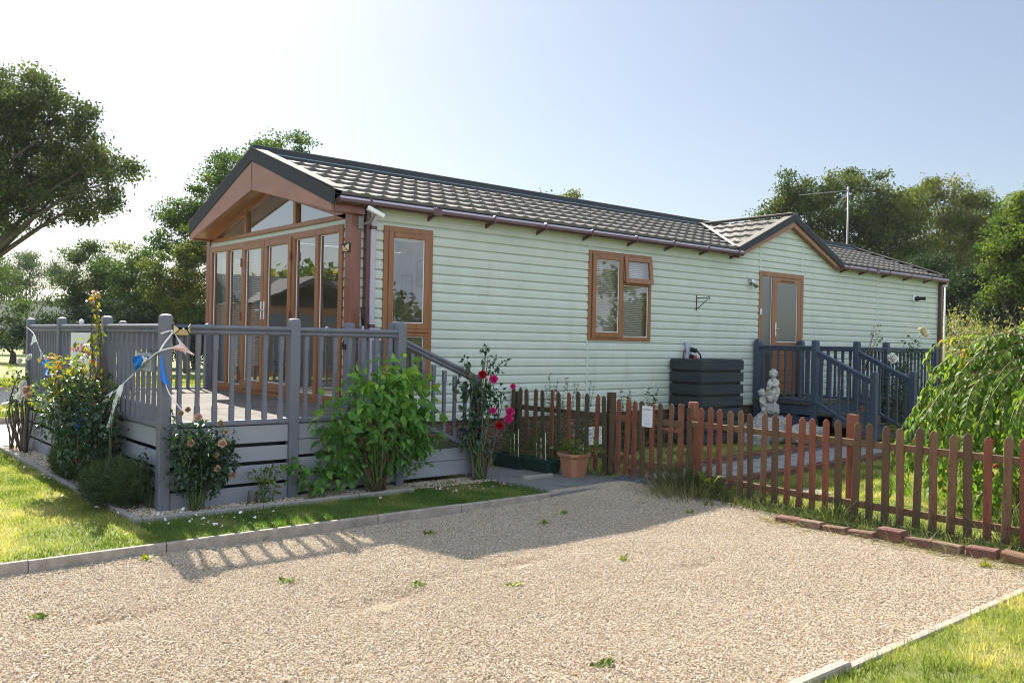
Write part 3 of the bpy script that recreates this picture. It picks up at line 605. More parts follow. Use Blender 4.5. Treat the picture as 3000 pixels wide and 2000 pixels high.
# tall side window
w1 = MB(); rect_frame(w1, 'y', .412, 1.132, .95, 2.938, .075, -.035, .04); w1f = w1.build('window', 'oak', lodge, label='tall brown framed side window with half closed blind')
s = MB(); rect_frame(s, 'y', .478, 1.07, 1.70, 2.872, .07, -.052, -.02); s.box(.478, 1.07, -.055, -.02, 1.655, 1.70, .008); s.build('sash', 'oak', w1f)
s = MB(); rect_frame(s, 'y', .49, 1.06, 1.01, 1.655, .045, -.045, -.012); s.build('sash', 'oak', w1f)
pane('y', .548, 1.0, 1.77, 2.802, -.030, w1f); pane('y', .535, 1.015, 1.055, 1.61, -.02, w1f); blinds('y', .55, 1.0, 1.05, 2.8, .06, w1f, .034, .06)
for a0, a1, z0 in ((4.2, 5.5, 1.5),):  # unseen opening, added so sunlight brightens the rooms
    wb_ = MB(); rect_frame(wb_, 'y', a0, a1, z0, 2.85, .07, W-.06, W+.03); wbo = wb_.build('window', 'oak', lodge, label='unseen window added in the far wall to let the sun in'); pane('y', a0+.07, a1-.07, z0+.07, 2.78, W-.01, wbo)
# two-light window
w2 = MB(); rect_frame(w2, 'y', 3.898, 5.28, 1.612, 2.933, .062, -.035, .04); w2.box(4.585, 4.65, -.034, .039, 1.674, 2.871, .006); w2.box(4.65, 5.218, -.034, .039, 2.455, 2.515, .006); w2f = w2.build('window', 'oak', lodge, label='brown framed double window with its small top vent ajar')
s = MB(); rect_frame(s, 'y', 3.965, 4.61, 1.66, 2.885, .075, -.056, -.02); s.build('sash', 'oak', w2f)
pane('y', 4.04, 4.535, 1.735, 2.81, -.032, w2f); pane('y', 4.65, 5.218, 1.674, 2.455, -.012, w2f)
s = MB(); rect_frame(s, 'y', 4.636, 5.262, 2.49, 2.895, .075, -.06, -.025); s.box(4.70, 5.2, -.066, -.058, 2.83, 2.85, .002); g = MB(); g.add([(4.71, -.04, 2.565), (5.19, -.04, 2.565), (5.19, -.04, 2.82), (4.71, -.04, 2.82)], [(0, 1, 2, 3)])
for mbx in (s, g):
    mbx.v = [(x, y-(2.895-z)*.10, z) for x, y, z in mbx.v]
s.build('vent_sash', 'oak', w2f); g.build('pane', 'glass', w2f, fix=False)
blinds('y', 4.0, 5.2, 1.68, 2.86, .07, w2f, .028, .75); hd = MB(); hd.tube([(4.50, -.01, 2.20), (4.50, .02, 2.20), (4.46, .03, 2.10)], .009, 6); hd.build('handle', 'white_plastic', w2f, True)
# front door with side light
d0 = MB(); rect_frame(d0, 'y', 8.176, 9.6, .70, 2.917, .085, -.035, .05, .06); d0.box(8.585, 8.64, -.034, .049, .76, 2.832, .006); dof = d0.build('door_frame', 'oak', lodge)
pane('y', 8.261, 8.585, .76, 2.832, -.005, dof, 'frosted')
df = MB(); rect_frame(df, 'y', 8.645, 9.51, .77, 2.83, .10, -.03, .02); df.box(8.745, 9.41, -.029, .019, 1.52, 1.655, .006); df.box(8.745, 9.41, -.012, .01, .87, 1.52, .004)
for a0, a1, z0, z1 in ((8.80, 9.36, .93, 1.10), (8.80, 9.36, 1.14, 1.46)): rect_frame(df, 'y', a0, a1, z0, z1, .03, -.026, -.012)
dr = df.build('door', 'oak', lodge, label='brown panelled front door with a tall frosted pane'); pane('y', 8.745, 9.41, 1.655, 2.73, -.01, dr, 'frosted'); lever(dr, 'y', 8.697, 1.885, -.03)
v = MB(); v.box(8.86, 9.28, -.042, -.030, 2.76, 2.79, .003); v.build('trickle_vent', 'rail_wood', dr); st = MB(); st.box(8.2, 9.58, -.09, -.03, .66, .70, .004); st.build('door_sill', 'black_plastic', lodge)
# glazed front: outer frame, fixed panes, two door leaves
f = MB(); rect_frame(f, 'x', .156, 4.26, .80, 2.92, .085, -.05, .04, .07); f.box(-.07, .04, .15, 4.27, .755, .80, .004)
for y0 in (.795, 1.44, 3.03, 3.59): f.box(-.048, .038, y0-.038, y0+.038, .87, 2.835, .006)
ff = f.build('front_frame', 'oak', lodge)
for a0, a1 in ((.241, .757), (.833, 1.402), (3.068, 3.552), (3.628, 4.175)): pane('x', a0, a1, .87, 2.835, -.006, ff, 'front_glass')
for a0, a1, hs in ((2.285, 3.0, 1), (1.47, 2.27, -1)):
    lf = MB(); rect_frame(lf, 'x', a0, a1, .83, 2.88, .085, -.066, -.005, .12); o = lf.build('patio_door', 'oak', lodge); pane('x', a0+.085, a1-.085, .95, 2.795, -.03, o, 'front_glass')
    lever(o, 'x', a0+.04 if hs > 0 else a1-.04, 1.93, -.066, hs)
    hg = MB()
    for z in (1.0, 1.85, 2.62): hg.tube([(-.075, a1+.012 if hs > 0 else a0-.012, z-.06), (-.075, a1+.012 if hs > 0 else a0-.012, z+.06)], .012, 8)
    hg.build('hinge', 'mahogany', o)
blinds('x', 2.37, 2.93, 1.12, 2.80, .05, ff, .034, .8, .032); blinds('x', 3.10, 3.52, 1.12, 2.70, .06, ff, .034, .8, .032)
cu = MB(); n = 60; vs = []
for z in (.82, 2.75):
    for k in range(n): vs.append((.12+.02*math.sin(k*1.1), 3.66+.5*k/(n-1), z))
cu.add(vs, [(k, k+1, n+k+1, n+k) for k in range(n-1)]); cu.build('curtain', 'curtain', lodge, True, fix=False)
# gable glazing
gz_ = MB(); AP, GZ0, GY0, GY1 = 3.60, 2.985, .145, 4.245; gs = (AP-3.05)/((GY1-GY0)/2); mid = (GY0+GY1)/2
gz_.box(-.05, .04, GY0, GY1, GZ0, GZ0+.055, .006)
for s_ in (0, 1):
    ya, yb = (GY0, mid) if s_ == 0 else (GY1, mid); gz_.prism([(-.05, ya, 2.99), (-.05, yb, AP-.08), (-.05, yb, AP), (-.05, ya, 3.075)], (.09, 0, 0))
def gtop(y): return AP-.08-(abs(y-mid)/((GY1-GY0)/2))*(AP-.08-2.99)
for y0 in (1.424, 2.978): gz_.box(-.048, .038, y0-.035, y0+.035, GZ0+.055, gtop(y0)+.01, .006)
gf = gz_.build('gable_frame', 'oak', lodge)
for a0, a1 in ((GY0+.12, 1.389), (1.459, 2.943), (3.013, GY1-.12)):
    pts = [(-.005, a0, GZ0+.055), (-.005, a1, GZ0+.055), (-.005, a1, gtop(a1)+.01)]+([(-.005, mid, gtop(mid)+.01)] if a0 < mid < a1 else [])+[(-.005, a0, gtop(a0)+.01)]
    g = MB(); g.add(pts, [tuple(range(len(pts)-1, -1, -1))]); g.build('pane', 'front_glass', gf, fix=False)
# corner posts
for y0, y1 in ((-.035, .115), (4.31, 4.44)):
    c = MB(); c.box(-.035, .10, y0, y1, .74, 3.06, .006); c.build('corner_post', 'mahogany', lodge)
# ---- roof
def rz(y): return ZR-SL*abs(y-W/2)
ROWS, RH, RL = 6, .05, None
def tile_field(x0, x1, s0, s1, nrow, place, per=.225, res=12):
    """stepped pantile sheet; place(x, s, h) gives the world point; s runs up the slope"""
    k = int((x1-x0)/per*res); xs = np.linspace(x0, x1, k); fr = np.abs(((xs/per) % 1)-.5)*2
    wave = .020*np.clip(1-np.abs(np.sin(fr*math.pi/2))**.9, 0, 1)+.008*np.cos(fr*math.pi*3)**2*(fr < .35)
    vs = []; rows = []
    for r in range(nrow):
        a, b = s0+(s1-s0)*r/nrow, s0+(s1-s0)*(r+1)/nrow; D = b-a
        for t, h, wv in ((0, -.006, .1), (.006, .020, 1.), (.03, .031, .9), (.24, .025, .3), (1.02, .0, .08)):
            rows.append([place(x, a+D*t, h+w_*wv) for x, w_ in zip(xs, wave)])
    V = [p for row in rows for p in row]; n = len(xs)
    F = [(i*n+j, i*n+j+1, (i+1)*n+j+1, (i+1)*n+j) for i in range(len(rows)-1) if (i+1) % 5 for j in range(n-1)]
    return V, F
roof = MB(); cn, sn = math.cos(math.atan(SL)), math.sin(math.atan(SL))
S1 = (W/2+.107)/cn-.20
for xa, xb, r0 in ((OV+.12, 7.7, 0), (7.7, 10.47, 1), (10.47, L+.02, 0)):
    V, F = tile_field(xa, xb, S1*r0/ROWS, S1, ROWS-r0, lambda x, s_, h: (x, -.107+s_*cn-h*sn, ZE-.03+s_*sn+h*cn)); roof.add(V, F)
V, F = tile_field(OV+.12, L+.02, 0, S1, ROWS, lambda x, s_, h: (x, W+.107-s_*cn+h*sn, ZE-.03+s_*sn+h*cn), .225, 4); roof.add(V, F)
rf = roof.build('roof', 'roof_granules', lodge, fix=False)
und = MB()
for s_ in (1, -1):
    y0 = -.107 if s_ > 0 else W+.107; p_ = lambda x, y: (x, y, rz(y)-.045)
    if s_ > 0: und.add([p_(OV+.02, y0), p_(7.6, y0), p_(7.6, .3), p_(10.57, .3), p_(10.57, y0), p_(L+.1, y0), p_(L+.1, .3), p_(L+.1, W/2), p_(OV+.02, W/2), p_(OV+.02, .3)], [(0, 1, 2, 9), (4, 5, 6, 3), (9, 2, 3, 6, 7, 8)])
    else: und.add([p_(OV+.02, y0), p_(L+.1, y0), p_(L+.1, W/2), p_(OV+.02, W/2)], [(0, 1, 2, 3)])
und.build('roof_underlay', 'verge_dark', rf, fix=False)
rc = MB(); prof_ = [(0, .06), (.075, .05), (.095, -.035), (.105, -.04), (.205, -.06), (.22, -.145)]
vs = [(x_, W/2-y_, ZR+z_) for x_ in (OV, L+.1) for y_, z_ in [(-a, b) for a, b in prof_[:0:-1]]+prof_]; n = len(vs)//2; rc.add(vs, [(k, k+1, n+k+1, n+k) for k in range(n-1)]+[tuple(range(n)), tuple(range(2*n-1, n-1, -1))])
rc.build('ridge_cap', 'verge_dark', rf, fix=False)
rt_ = MB(); rt_.box(OV+.01, L+.08, W/2-.06, W/2+.06, ZR+.052, ZR+.068, .006); rt_.build('ridge_roll', 'roof_granules', rf)
rl = MB(); rl.bar((OV+.1, W/2-.104, ZR-.034), (L, W/2-.104, ZR-.034), .014, .012, c=.003); rl.build('ridge_strip', 'roof_line', rf)
def rake(xf, yc, zc, halfw, zl, depth, thick, m, name, top=.0, x1=None):
    b = MB()
    for s_ in (1, -1):
        ye = yc-s_*halfw
        b.prism([(xf, yc, zc+top), (xf, ye, zl+top), (xf, ye, zl-depth), (xf, yc, zc-depth)], (thick, 0, 0))
    return b.build(name, m, rf)
HW = W/2+.115
rake(OV-.008, W/2, ZR+.01, HW, ZE-.005, .155, .04, 'verge_dark', 'verge', .02)
rake(OV+.03, W/2, ZR-.12, HW-.03, ZE-.12, .37 if False else .38, .03, 'fascia_wood', 'fascia') if False else None
fa = MB()
for s_ in (1, -1):
    ye = W/2-s_*(HW-.035); fa.prism([(OV+.004, W/2, 3.90), (OV+.004, ye, 3.16), (OV+.004, ye, 3.03), (OV+.004, W/2, 3.525)], (.035, 0, 0))
fa.build('fascia', 'fascia_wood', rf)
sc_ = MB(); sc_.box(OV-.002, OV+.002, W/2-.004, W/2+.004, 3.53, 3.90, .0005); sc_.build('fascia_joint', 'mahogany', rf)
so_ = MB()
for s_ in (1, -1):
    ye = W/2-s_*(HW-.04); so_.prism([(OV+.03, W/2, 3.53), (OV+.03, ye, 3.035), (.02, ye, 3.035), (.02, W/2, 3.60)], (0, 0, .02))
so_.build('soffit', 'soffit', rf)
for ya, yb in ((-.105, -.02), (4.29, 4.37)): bm_ = MB(); bm_.box(OV+.04, .10, ya, yb, 3.02, 3.14, .004); bm_.build('eave_beam', 'mahogany', rf)
for s_ in (1, -1):
    ye = W/2-s_*HW
    for xa, xb in ((OV-.01, OV+.16), (L-.02, L+.12)):
        vt = MB(); vt.prism([(xa, W/2, ZR+.03), (xb, W/2, ZR+.03), (xb, ye, ZE+.03), (xa, ye, ZE+.03)], (0, 0, .012)); vt.build('verge_cap', 'roof_granules', rf)
rv = MB()
for s_ in (1, -1):
    ye = W/2-s_*HW; rv.prism([(L+.09, W/2, ZR+.02), (L+.09, ye, ZE+.02), (L+.09, ye, ZE-.16), (L+.09, W/2, ZR-.16)], (.03, 0, 0))
rv.build('verge', 'verge_dark', rf)
# porch gable roof over the door
DE = 3.235; DW = (DZ-DE)/DS; YF = -.13
pr = bpy.data.objects.new('porch_roof', None); COL.objects.link(pr); settle(pr, lodge, (DX, YF, DE))
pf = MB()
for s_ in (1, -1):
    ks = 15; vs = []; ncol = 26; rws = []
    for r in range(5):
        for t, h in ((0, -.01), (.02, .040), (.4, .03), (1.02, .0)):
            q_ = (r+t)/5; xx = DX-s_*DW*(1-q_); z0 = DE+(DZ-DE)*q_
            yb = (z0-ZE)/SL-.107+.12; row = []
            for k in range(ncol*2):
                f_ = k/(ncol*2-1); y_ = YF+.10+(max(yb, YF+.12)-YF-.10)*f_; wv = .022*(1-abs(math.sin(y_/.225*math.pi))**.8); row.append((xx, y_, z0+h+wv-.015))
            rws.append(row)
    n = ncol*2; V = [p for row in rws for p in row]; pf.add(V, [(i*n+j, i*n+j+1, (i+1)*n+j+1, (i+1)*n+j) for i in range(len(rws)-1) for j in range(n-1)])
pf.build('tile_sheet', 'roof_granules', pr, fix=False)
pv = MB(); pc = MB(); pw = MB(); pg = MB(); pvl = MB()
for s_ in (1, -1):
    xe = DX-s_*(DW+.03)
    pv.prism([(DX, YF-.02, DZ+.03), (xe, YF-.02, DE+.02), (xe, YF-.02, DE-.10), (DX, YF-.02, DZ-.10)], (0, .035, 0))
    pc.prism([(DX, YF-.02, DZ+.03), (xe, YF-.02, DE+.02), (xe, YF+.14, DE+.02), (DX, YF+.14, DZ+.03)], (0, 0, .012))
    pw.prism([(DX, YF+.005, DZ-.095), (xe+s_*.02, YF+.005, DE-.09), (xe+s_*.02, YF+.005, DE-.155), (DX, YF+.005, DZ-.20)], (0, .03, 0))
    pw.prism([(DX, YF+.036, DZ-.195), (xe+s_*.03, YF+.036, DE-.15), (xe+s_*.03, -.005, DE-.15), (DX, -.005, DZ-.195)], (0, 0, .012))
    ya = (DZ-ZE)/SL-.107
    pvl.prism([(xe+s_*.0, -.10, DE+.045), (DX, ya, DZ+.035), (DX+s_*-.13, ya, DZ+.03), (xe-s_*.11, -.10, DE+.04)], (0, 0, .01))
pg.bar((DX, YF-.01, DZ+.045), (DX, (DZ-ZE)/SL+.15, DZ+.045), .20, .03, c=.012)
pv.build('verge', 'verge_dark', pr); pc.build('verge_cap', 'roof_granules', pr); pw.build('fascia', 'oak', pr); pg.build('ridge_cap', 'roof_granules', pr); pvl.build('valley_flashing', 'lead', pr)
# gutters, brackets, downpipes
for xa, xb in ((OV+.05, 7.44), (10.73, L+.09)):
    g = MB(); g.bar((xa, -.165, 3.145), (xb, -.165, 3.145), .115, .075, c=.022); go = g.build('gutter', 'gutter_brown', lodge)
    lp = MB(); lp.prism([(xa, -.224, 3.165), (xa, -.198, 3.192), (xa, -.192, 3.186), (xa, -.218, 3.160)], (xb-xa, 0, 0)); lp.build('gutter_lip', 'gutter_pale', go)  # sky sheen along the brown gutter, put in as a pale strip
    for x0 in ([.12, 1.05, 1.97, 2.87, 3.77, 4.72, 5.59, 6.47, 7.3] if xa < 1 else [10.9, 11.63, 12.57, 13.52, 14.48]):
        cl = MB(); cl.box(x0-.012, x0+.012, -.228, -.10, 3.102, 3.196, .004); cl.prism([(x0-.012, -.20, 3.105), (x0-.012, -.02, 3.105), (x0-.012, -.02, 3.048)], (.022, 0, 0)); cl.build('gutter_bracket', 'gutter_brown', go)
    cl = MB(); cl.box(1.0 if xa < 1 else 12.0, 1.12 if xa < 1 else 12.1, -.226, -.104, 3.104, 3.19, .006)
    cl.build('gutter_joint', 'gutter_brown', go)
dp = MB(); dp.box(.185, .25, -.125, -.06, .5, 3.10, .008); dpo = dp.build('downpipe', 'gutter_pale', lodge); dq = MB(); dq.box(.135, .184, -.10, -.02, .5, 3.10, .006); dq.box(.18, .255, -.13, -.055, 2.86, 2.90, .004); dq.box(.18, .255, -.13, -.055, 1.7, 1.74, .004); dq.build('pipe_brown_side', 'gutter_brown', dpo)  # pale lilac front piece with a brown side piece
dp = MB(); dp.box(L-.03, L+.07, -.10, -.022, .1, 3.12, .01); dp.box(L-.04, L+.08, -.21, -.09, 3.06, 3.12, .01); dp.build('downpipe', 'gutter_brown', lodge)
# furniture seen through the glass
tb = thing('dining_table', 'brown wooden dining table behind the lodge glass doors', 'table', (1.1, 1.1, .755))
t = MB(); t.box(.65, 1.75, .55, 1.55, 1.46, 1.50, .008); t.build('table_top', 'furniture', tb)
for x0 in (.72, 1.62):
    for y0 in (.62, 1.42): t = MB(); t.box(x0, x0+.06, y0, y0+.06, .755, 1.46, .005); t.build('leg', 'furniture', tb)
for k, (cx, cy, rz_, lab) in enumerate(((.55, .95, 0, 'brown dining chair nearest the right hand glass pane'), (.62, 1.45, .5, 'brown dining chair behind the right hand patio door'), (1.3, 1.9, 1.6, 'brown dining chair deeper in the room behind the table'))):
    ch = thing('dining_chair', lab, 'chair', (cx, cy, .755), 'dining chairs inside the lodge'); ch.rotation_euler = (0, 0, rz_)
    def lb(name, *boxes):
        b_ = MB()
        for q_ in boxes: b_.box(*q_)
        o_ = bpy.data.objects.new(name, None) if False else b_.build(name, 'furniture'); o_.parent = ch; return o_
    lb('seat', (-.2, .2, -.2, .2, .43, .46)); lb('backrest', (-.2, -.17, -.2, .2, .90, .98), *[(-.195, -.175, y0, y0+.03, .46, .90) for y0 in (-.18, -.1, -.02, .06, .15)])
    for sx in (-.2, .16):
        for sy in (-.2, .16): lb('leg', (sx, sx+.04, sy, sy+.04, 0, .43))
fl = thing('potted_plant', 'leafy houseplant on the floor behind the patio door', 'plant', (.45, 2.6, .755))
p = MB(); p.lathe([(.09, 0), (.12, .2), (.10, .2)], (.45, 2.6, .755), 14); p.build('pot', 'white_plastic', fl, True)
bush('', '', '', (.45, 2.6, .93), [(.45, 2.6, 1.08, .16, .2, .14)], 120, .08, 'leaf_bright', 71, stems=5, root=fl)
for k, (px, py, pz, pw_, ph, lab) in enumerate(((3.27, 3.80, 2.49, .34, .42, 'framed picture on the cream wall behind the tall window'), (3.27, 3.38, 2.70, .24, .46, 'narrow framed picture beside the first behind the tall window'))):
    fr = thing('picture_frame', lab, 'picture', (px, py, pz), 'pictures inside the lodge')
    b_ = MB(); rect_frame(b_, 'x', py-pw_/2, py+pw_/2, pz-ph/2, pz+ph/2, .035, px-.02, px); b_.build('frame', 'mahogany', fr)
    b_ = MB(); b_.box(px-.012, px-.006, py-pw_/2+.03, py+pw_/2-.03, pz-ph/2+.03, pz+ph/2-.03, 0); b_.build('mount', 'cream', fr)
    b_ = MB(); b_.box(px-.016, px-.0125, py-pw_/4, py+pw_/4, pz-ph/4, pz+ph/4, 0); b_.build('print', 'picture_art', fr)
# ---- fittings on the walls
def wall_light():
    t = thing('security_camera', 'long white weathered security camera under the gutter corner', 'camera', (.16, -.2, 3.02)); b_ = MB()
    b_.bar((.02, -.30, 3.075), (.20, -.36, 2.985), .075, .05, c=.008); b_.build('housing', 'white_plastic', t); b_ = MB(); b_.tube([(.10, -.32, 3.0), (.12, -.2, 2.93), (.12, -.08, 2.92)], .018, 8); b_.box(.05, .12, -.06, -.03, 2.86, 3.0, .005); b_.build('bracket', 'steel_grey', t)
wall_light()
def solar_light(label, c, facing):
    t = thing('solar_light', label, 'light', c, 'solar wall lights'); f = Vector(facing); q = f.to_track_quat('Y', 'Z').to_matrix().to_4x4() if False else None
    r_ = Vector((0, 0, 1)).cross(f).normalized()
    def P(a, b, d): return tuple(Vector(c)+r_*a+Vector((0, 0, b))+f*d)
    w2_, h2 = .078, .052
    b_ = MB(); b_.prism([P(-w2_, -h2, 0), P(w2_, -h2, 0), P(w2_, h2, 0), P(-w2_, h2, 0)], f*.02); b_.prism([P(-.042, .006, .02), P(.042, .006, .02), P(.042, .020, .05), P(-.042, .020, .05)], f*.004)
    ed = .005
    for a0, b0, a1, b1 in ((-w2_, -h2, -.03, .006), (w2_, -h2, .03, .006), (-w2_, h2, -.042, .02), (w2_, h2, .042, .02)): b_.bar(P(a0*.95, b0*.95, .02), P(a1, b1, .052), .008, .008, c=.001)
    b_.build('case', 'black_plastic', t)
    b_ = MB(); b_.add([P(-.066, -.046, .021), P(.066, -.046, .021), P(.033, .002, .052), P(-.033, .002, .052)], [(0, 1, 2, 3)]); b_.add([P(-.074, -.044, .021), P(-.038, .004, .052), P(-.046, .016, .05), P(-.074, .044, .021)], [(0, 1, 2, 3)]); b_.add([P(.074, -.044, .021), P(.038, .004, .052), P(.046, .016, .05), P(.074, .044, .021)], [(0, 1, 2, 3)]); b_.build('lens', 'amber_lens', t, fix=False)
    b_ = MB(); b_.add([P(-.066, .046, .021), P(.066, .046, .021), P(.040, .020, .053), P(-.040, .020, .053)], [(0, 1, 2, 3)]); b_.build('solar_panel', 'solar', t, fix=False)
    b_ = MB(); b_.ball(P(0, .008, .055), .010, 8, 6); b_.build('sensor', 'white_plastic', t, True)
solar_light('black solar light with amber lens on the deck handrail', (-2.40, -1.215, 1.618), (0, -1, 0))
solar_light('black solar light on the lodge corner post', (-.037, .055, 2.636), (-1, 0, 0))
t = thing('wall_lamp', 'chrome cylinder spotlight beside the front door', 'lamp', (7.9, -.02, 2.68)); b_ = MB(); b_.lathe([(.05, -.0), (.05, -.03), (.02, -.035)], (7.9, -.018, 2.70), 14, 'y'); b_.build('base', 'chrome', t, True); b_ = MB(); b_.tube([(7.87, -.07, 2.74), (7.97, -.11, 2.61)], .038, 12); b_.build('lamp_head', 'chrome', t, True)
t = thing('hanging_bracket', 'black scrolled iron hanging basket bracket on the pale wall', 'bracket', (6.42, -.02, 2.26)); b_ = MB(); b_.box(6.408, 6.432, -.024, -.016, 2.14, 2.39, .002); b_.tube([(6.42, -.02, 2.345), (6.42, -.24, 2.345), (6.42, -.27, 2.37), (6.42, -.29, 2.345), (6.42, -.275, 2.32)], .007, 6); b_.tube([(6.42, -.022, 2.19), (6.42, -.05, 2.175), (6.42, -.26, 2.335)], .007, 6); b_.build('arm', 'black_iron', t)
t = thing('flue_vent', 'white round vent with black nozzle near the far lodge corner', 'vent', (14.07, -.02, 2.69)); b_ = MB(); b_.lathe([(.085, 0), (.085, -.02), (.05, -.035)], (14.07, -.012, 2.69), 18, 'y'); b_.build('wall_plate', 'white_plastic', t, True); b_ = MB(); b_.lathe([(.05, 0), (.05, -.08), (.035, -.09), (.035, -.2), (.042, -.2), (.042, -.22)], (14.07, -.04, 2.69), 14, 'y'); b_.build('nozzle', 'black_plastic', t, True)
t = thing('door_bell', 'small white door bell push on the brown door frame', 'door bell', (8.215, -.04, 2.19)); b_ = MB(); b_.box(8.195, 8.24, -.052, -.0355, 2.14, 2.24, .006); b_.build('case', 'white_plastic', t); b_ = MB(); b_.lathe([(.012, 0), (.012, -.006)], (8.217, -.0525, 2.18), 10, 'y'); b_.build('button', 'grey_plastic', t)
t = thing('power_inlet', 'grey plug sockets with cables above the dark slatted box', 'socket', (6.2, -.02, 1.45)); b_ = MB(); b_.box(6.13, 6.26, -.07, -.016, 1.46, 1.62, .015); b_.box(6.14, 6.25, -.065, -.016, 1.33, 1.455, .012); b_.build('socket_box', 'grey_plastic', t)
b_ = MB(); b_.tube([(6.23, -.07, 1.50), (6.27, -.16, 1.48)], .038, 10); b_.tube([(6.21, -.066, 1.40), (6.25, -.12, 1.38)], .034, 10); b_.tube([(6.27, -.16, 1.48), (6.33, -.19, 1.42), (6.34, -.2, 1.30)], .014, 6); b_.build('plug', 'black_plastic', t, True); b_ = MB(); b_.tube([(6.13, -.05, 1.50), (6.05, -.07, 1.45), (6.03, -.08, 1.30)], .012, 6); b_.build('cable', 'gutter_brown', t, True); b_ = MB(); b_.box(6.24, 6.33, -.12, -.02, 1.335, 1.40, .01); b_.build('switch_cover', 'red_plastic', t)
t = thing('vent_pipe', 'thin white pipe with elbow behind the far lodge corner', 'pipe', (15.75, .25, 0)); b_ = MB(); b_.tube([(15.75, .05, .3), (15.75, .05, 3.12)], .02, 8); b_.tube([(15.36, .15, 3.05), (15.75, .05, 3.10)], .035, 8); b_.ball((15.75, .05, 3.13), (.075, .075, .09)); b_.build('pipe_run', 'white_plastic', t, True)
t = thing('television_aerial', 'tall pale pole carrying a television aerial behind the lodge', 'aerial', (15.9, 2.6, 0)); b_ = MB(); b_.tube([(15.9, 2.6, 0), (15.9, 2.6, 5.72)], .022, 8); b_.build('mast', 'steel_grey', t, True)
b_ = MB(); D_ = Vector((-.72, .69, -.10)); B0 = Vector((15.9, 2.6, 5.62)); b_.tube([B0, B0+D_*1.25], .007, 6); Q_ = Vector((.69, .72, 0))
for k in range(12): c_ = B0+D_*(.30+k*.08); b_.tube([c_-Q_*.12, c_+Q_*.12], .003, 4)
for sg in (1, -1):
    for k in range(7):
        c_ = B0+D_*(.05+.04*k)+Vector((0, 0, sg*(.08+.05*k))); b_.tube([c_-Q_*.22, c_+Q_*.22], .003, 4)
    b_.tube([B0+D_*.02, B0+D_*.32+Vector((0, 0, sg*.42))], .008, 4)
b_.build('antenna', 'steel_grey', t)
t = thing('broom', 'black topped pale pole leaning in the lodge corner', 'broom', (.02, -.14, .76)); b_ = MB(); b_.tube([(.10, -.15, .80), (.085, -.135, 1.72)], .014, 8); b_.build('handle', 'grey_plastic', t, True); b_ = MB(); b_.tube([(.085, -.135, 1.72), (.065, -.13, 1.93)], .017, 8); b_.build('grip', 'black_plastic', t, True); b_ = MB(); b_.box(.04, .17, -.22, -.1, .765, .80, .005); b_.build('brush_head', 'black_plastic', t)
# ------------------------------------------------------------------ deck
DXL, DY, DE_, ZD, ZP, ZRL = -2.52, -1.166, 4.132, .762, 1.755, 1.67
deck = thing('veranda_deck', 'grey painted timber veranda with railings and steps in front of the lodge', 'deck', (-1.2, 1.4, 0))
def post_mesh(h, w_=.1, name='post'):
    b = MB(); H = w_/2; prof = [(H, 0), (H, h-.045), (H*.96, h-.025), (H*.82, h-.010), (H*.5, h-.002), (H*.15, h)]; vs = []
    c = .007
    for r, z in prof:
        k = c*r/H; vs += [(-r+k, -r, z), (r-k, -r, z), (r, -r+k, z), (r, r-k, z), (r-k, r, z), (-r+k, r, z), (-r, r-k, z), (-r, -r+k, z)]
    n = 8; b.add(vs, [(i*n+k, i*n+(k+1) % n, (i+1)*n+(k+1) % n, (i+1)*n+k) for i in range(len(prof)-1) for k in range(n)]+[tuple(range((len(prof)-1)*n, len(prof)*n))])
    me = bpy.data.meshes.new(name); me.from_pydata(b.v, [], b.f); me.update(); return me
def bal_mesh(h, name='baluster', w_=.046, d_=.040):
    b = MB(); zs = [0, .17*h, .20*h, .80*h, .83*h, h]; ws = [1, 1, .82, .82, 1, 1]; vs = []
    for z, s_ in zip(zs, ws):
        X_, Y_, c = w_/2*s_, d_/2*s_, .004
        vs += [(-X_+c, -Y_, z), (X_-c, -Y_, z), (X_, -Y_+c, z), (X_, Y_-c, z), (X_-c, Y_, z), (-X_+c, Y_, z), (-X_, Y_-c, z), (-X_, -Y_+c, z)]
    b.add(vs, [(i*8+k, i*8+(k+1) % 8, (i+1)*8+(k+1) % 8, (i+1)*8+k) for i in range(5) for k in range(8)])
    me = bpy.data.meshes.new(name); me.from_pydata(b.v, [], b.f); me.update(); return me
PM = post_mesh(ZP); BM = bal_mesh(ZRL-.09-ZD-.02)
fl = MB(); k = 0; y0 = DY+.03
while y0 < DE_-.03:
    y1 = min(y0+.125, DE_-.02); fl.box(DXL+.03, -.02 if y1 > -.05 else .0, y0, y1, ZD-.028, ZD, .004); y0 += .131
fl.build('deck_floor', 'deck_wood', deck)
def skirt(along, a0, a1, fixed, zs, parent, m='board_paint', out=-1):
    for z0, z1 in zs:
        b = MB()
        if along == 'x': b.box(a0, a1, fixed-.012, fixed+.012, z0, z1, .003)
        else: b.box(fixed-.012, fixed+.012, a0, a1, z0, z1, .003)
        b.build('skirt_board', m, parent)
SZ = [(.565, .73), (.39, .53), (.19, .355), (.015, .16), (-.05, -.01)]
skirt('x', -2.47, -1.34, DY, SZ, deck); skirt('x', -1.24, -.11, DY, [(.58, .73), (.425, .573), (.25, .397), (.06, .222), (-.03, .03)], deck); skirt('x', -.01, .92, DY, [(.235, .395), (.07, .229)], deck)
PL = [-1.166, .616, 2.474, 4.132]
for ya, yb in zip(PL[:-1], PL[1:]): skirt('y', ya+.05, yb-.05, DXL, SZ, deck)
skirt('x', -2.47, -.03, DE_, SZ[:4], deck)
un = MB(); un.box(DXL+.06, -.1, DY+.06, DE_-.06, .0, .02, 0); un.box(DXL+.1, -.1, DY+.12, DY+.15, 0, .72, 0); un.box(DXL+.1, DXL+.13, DY+.12, DE_-.1, 0, .72, 0); un.build('deck_underside', 'black_plastic', deck)
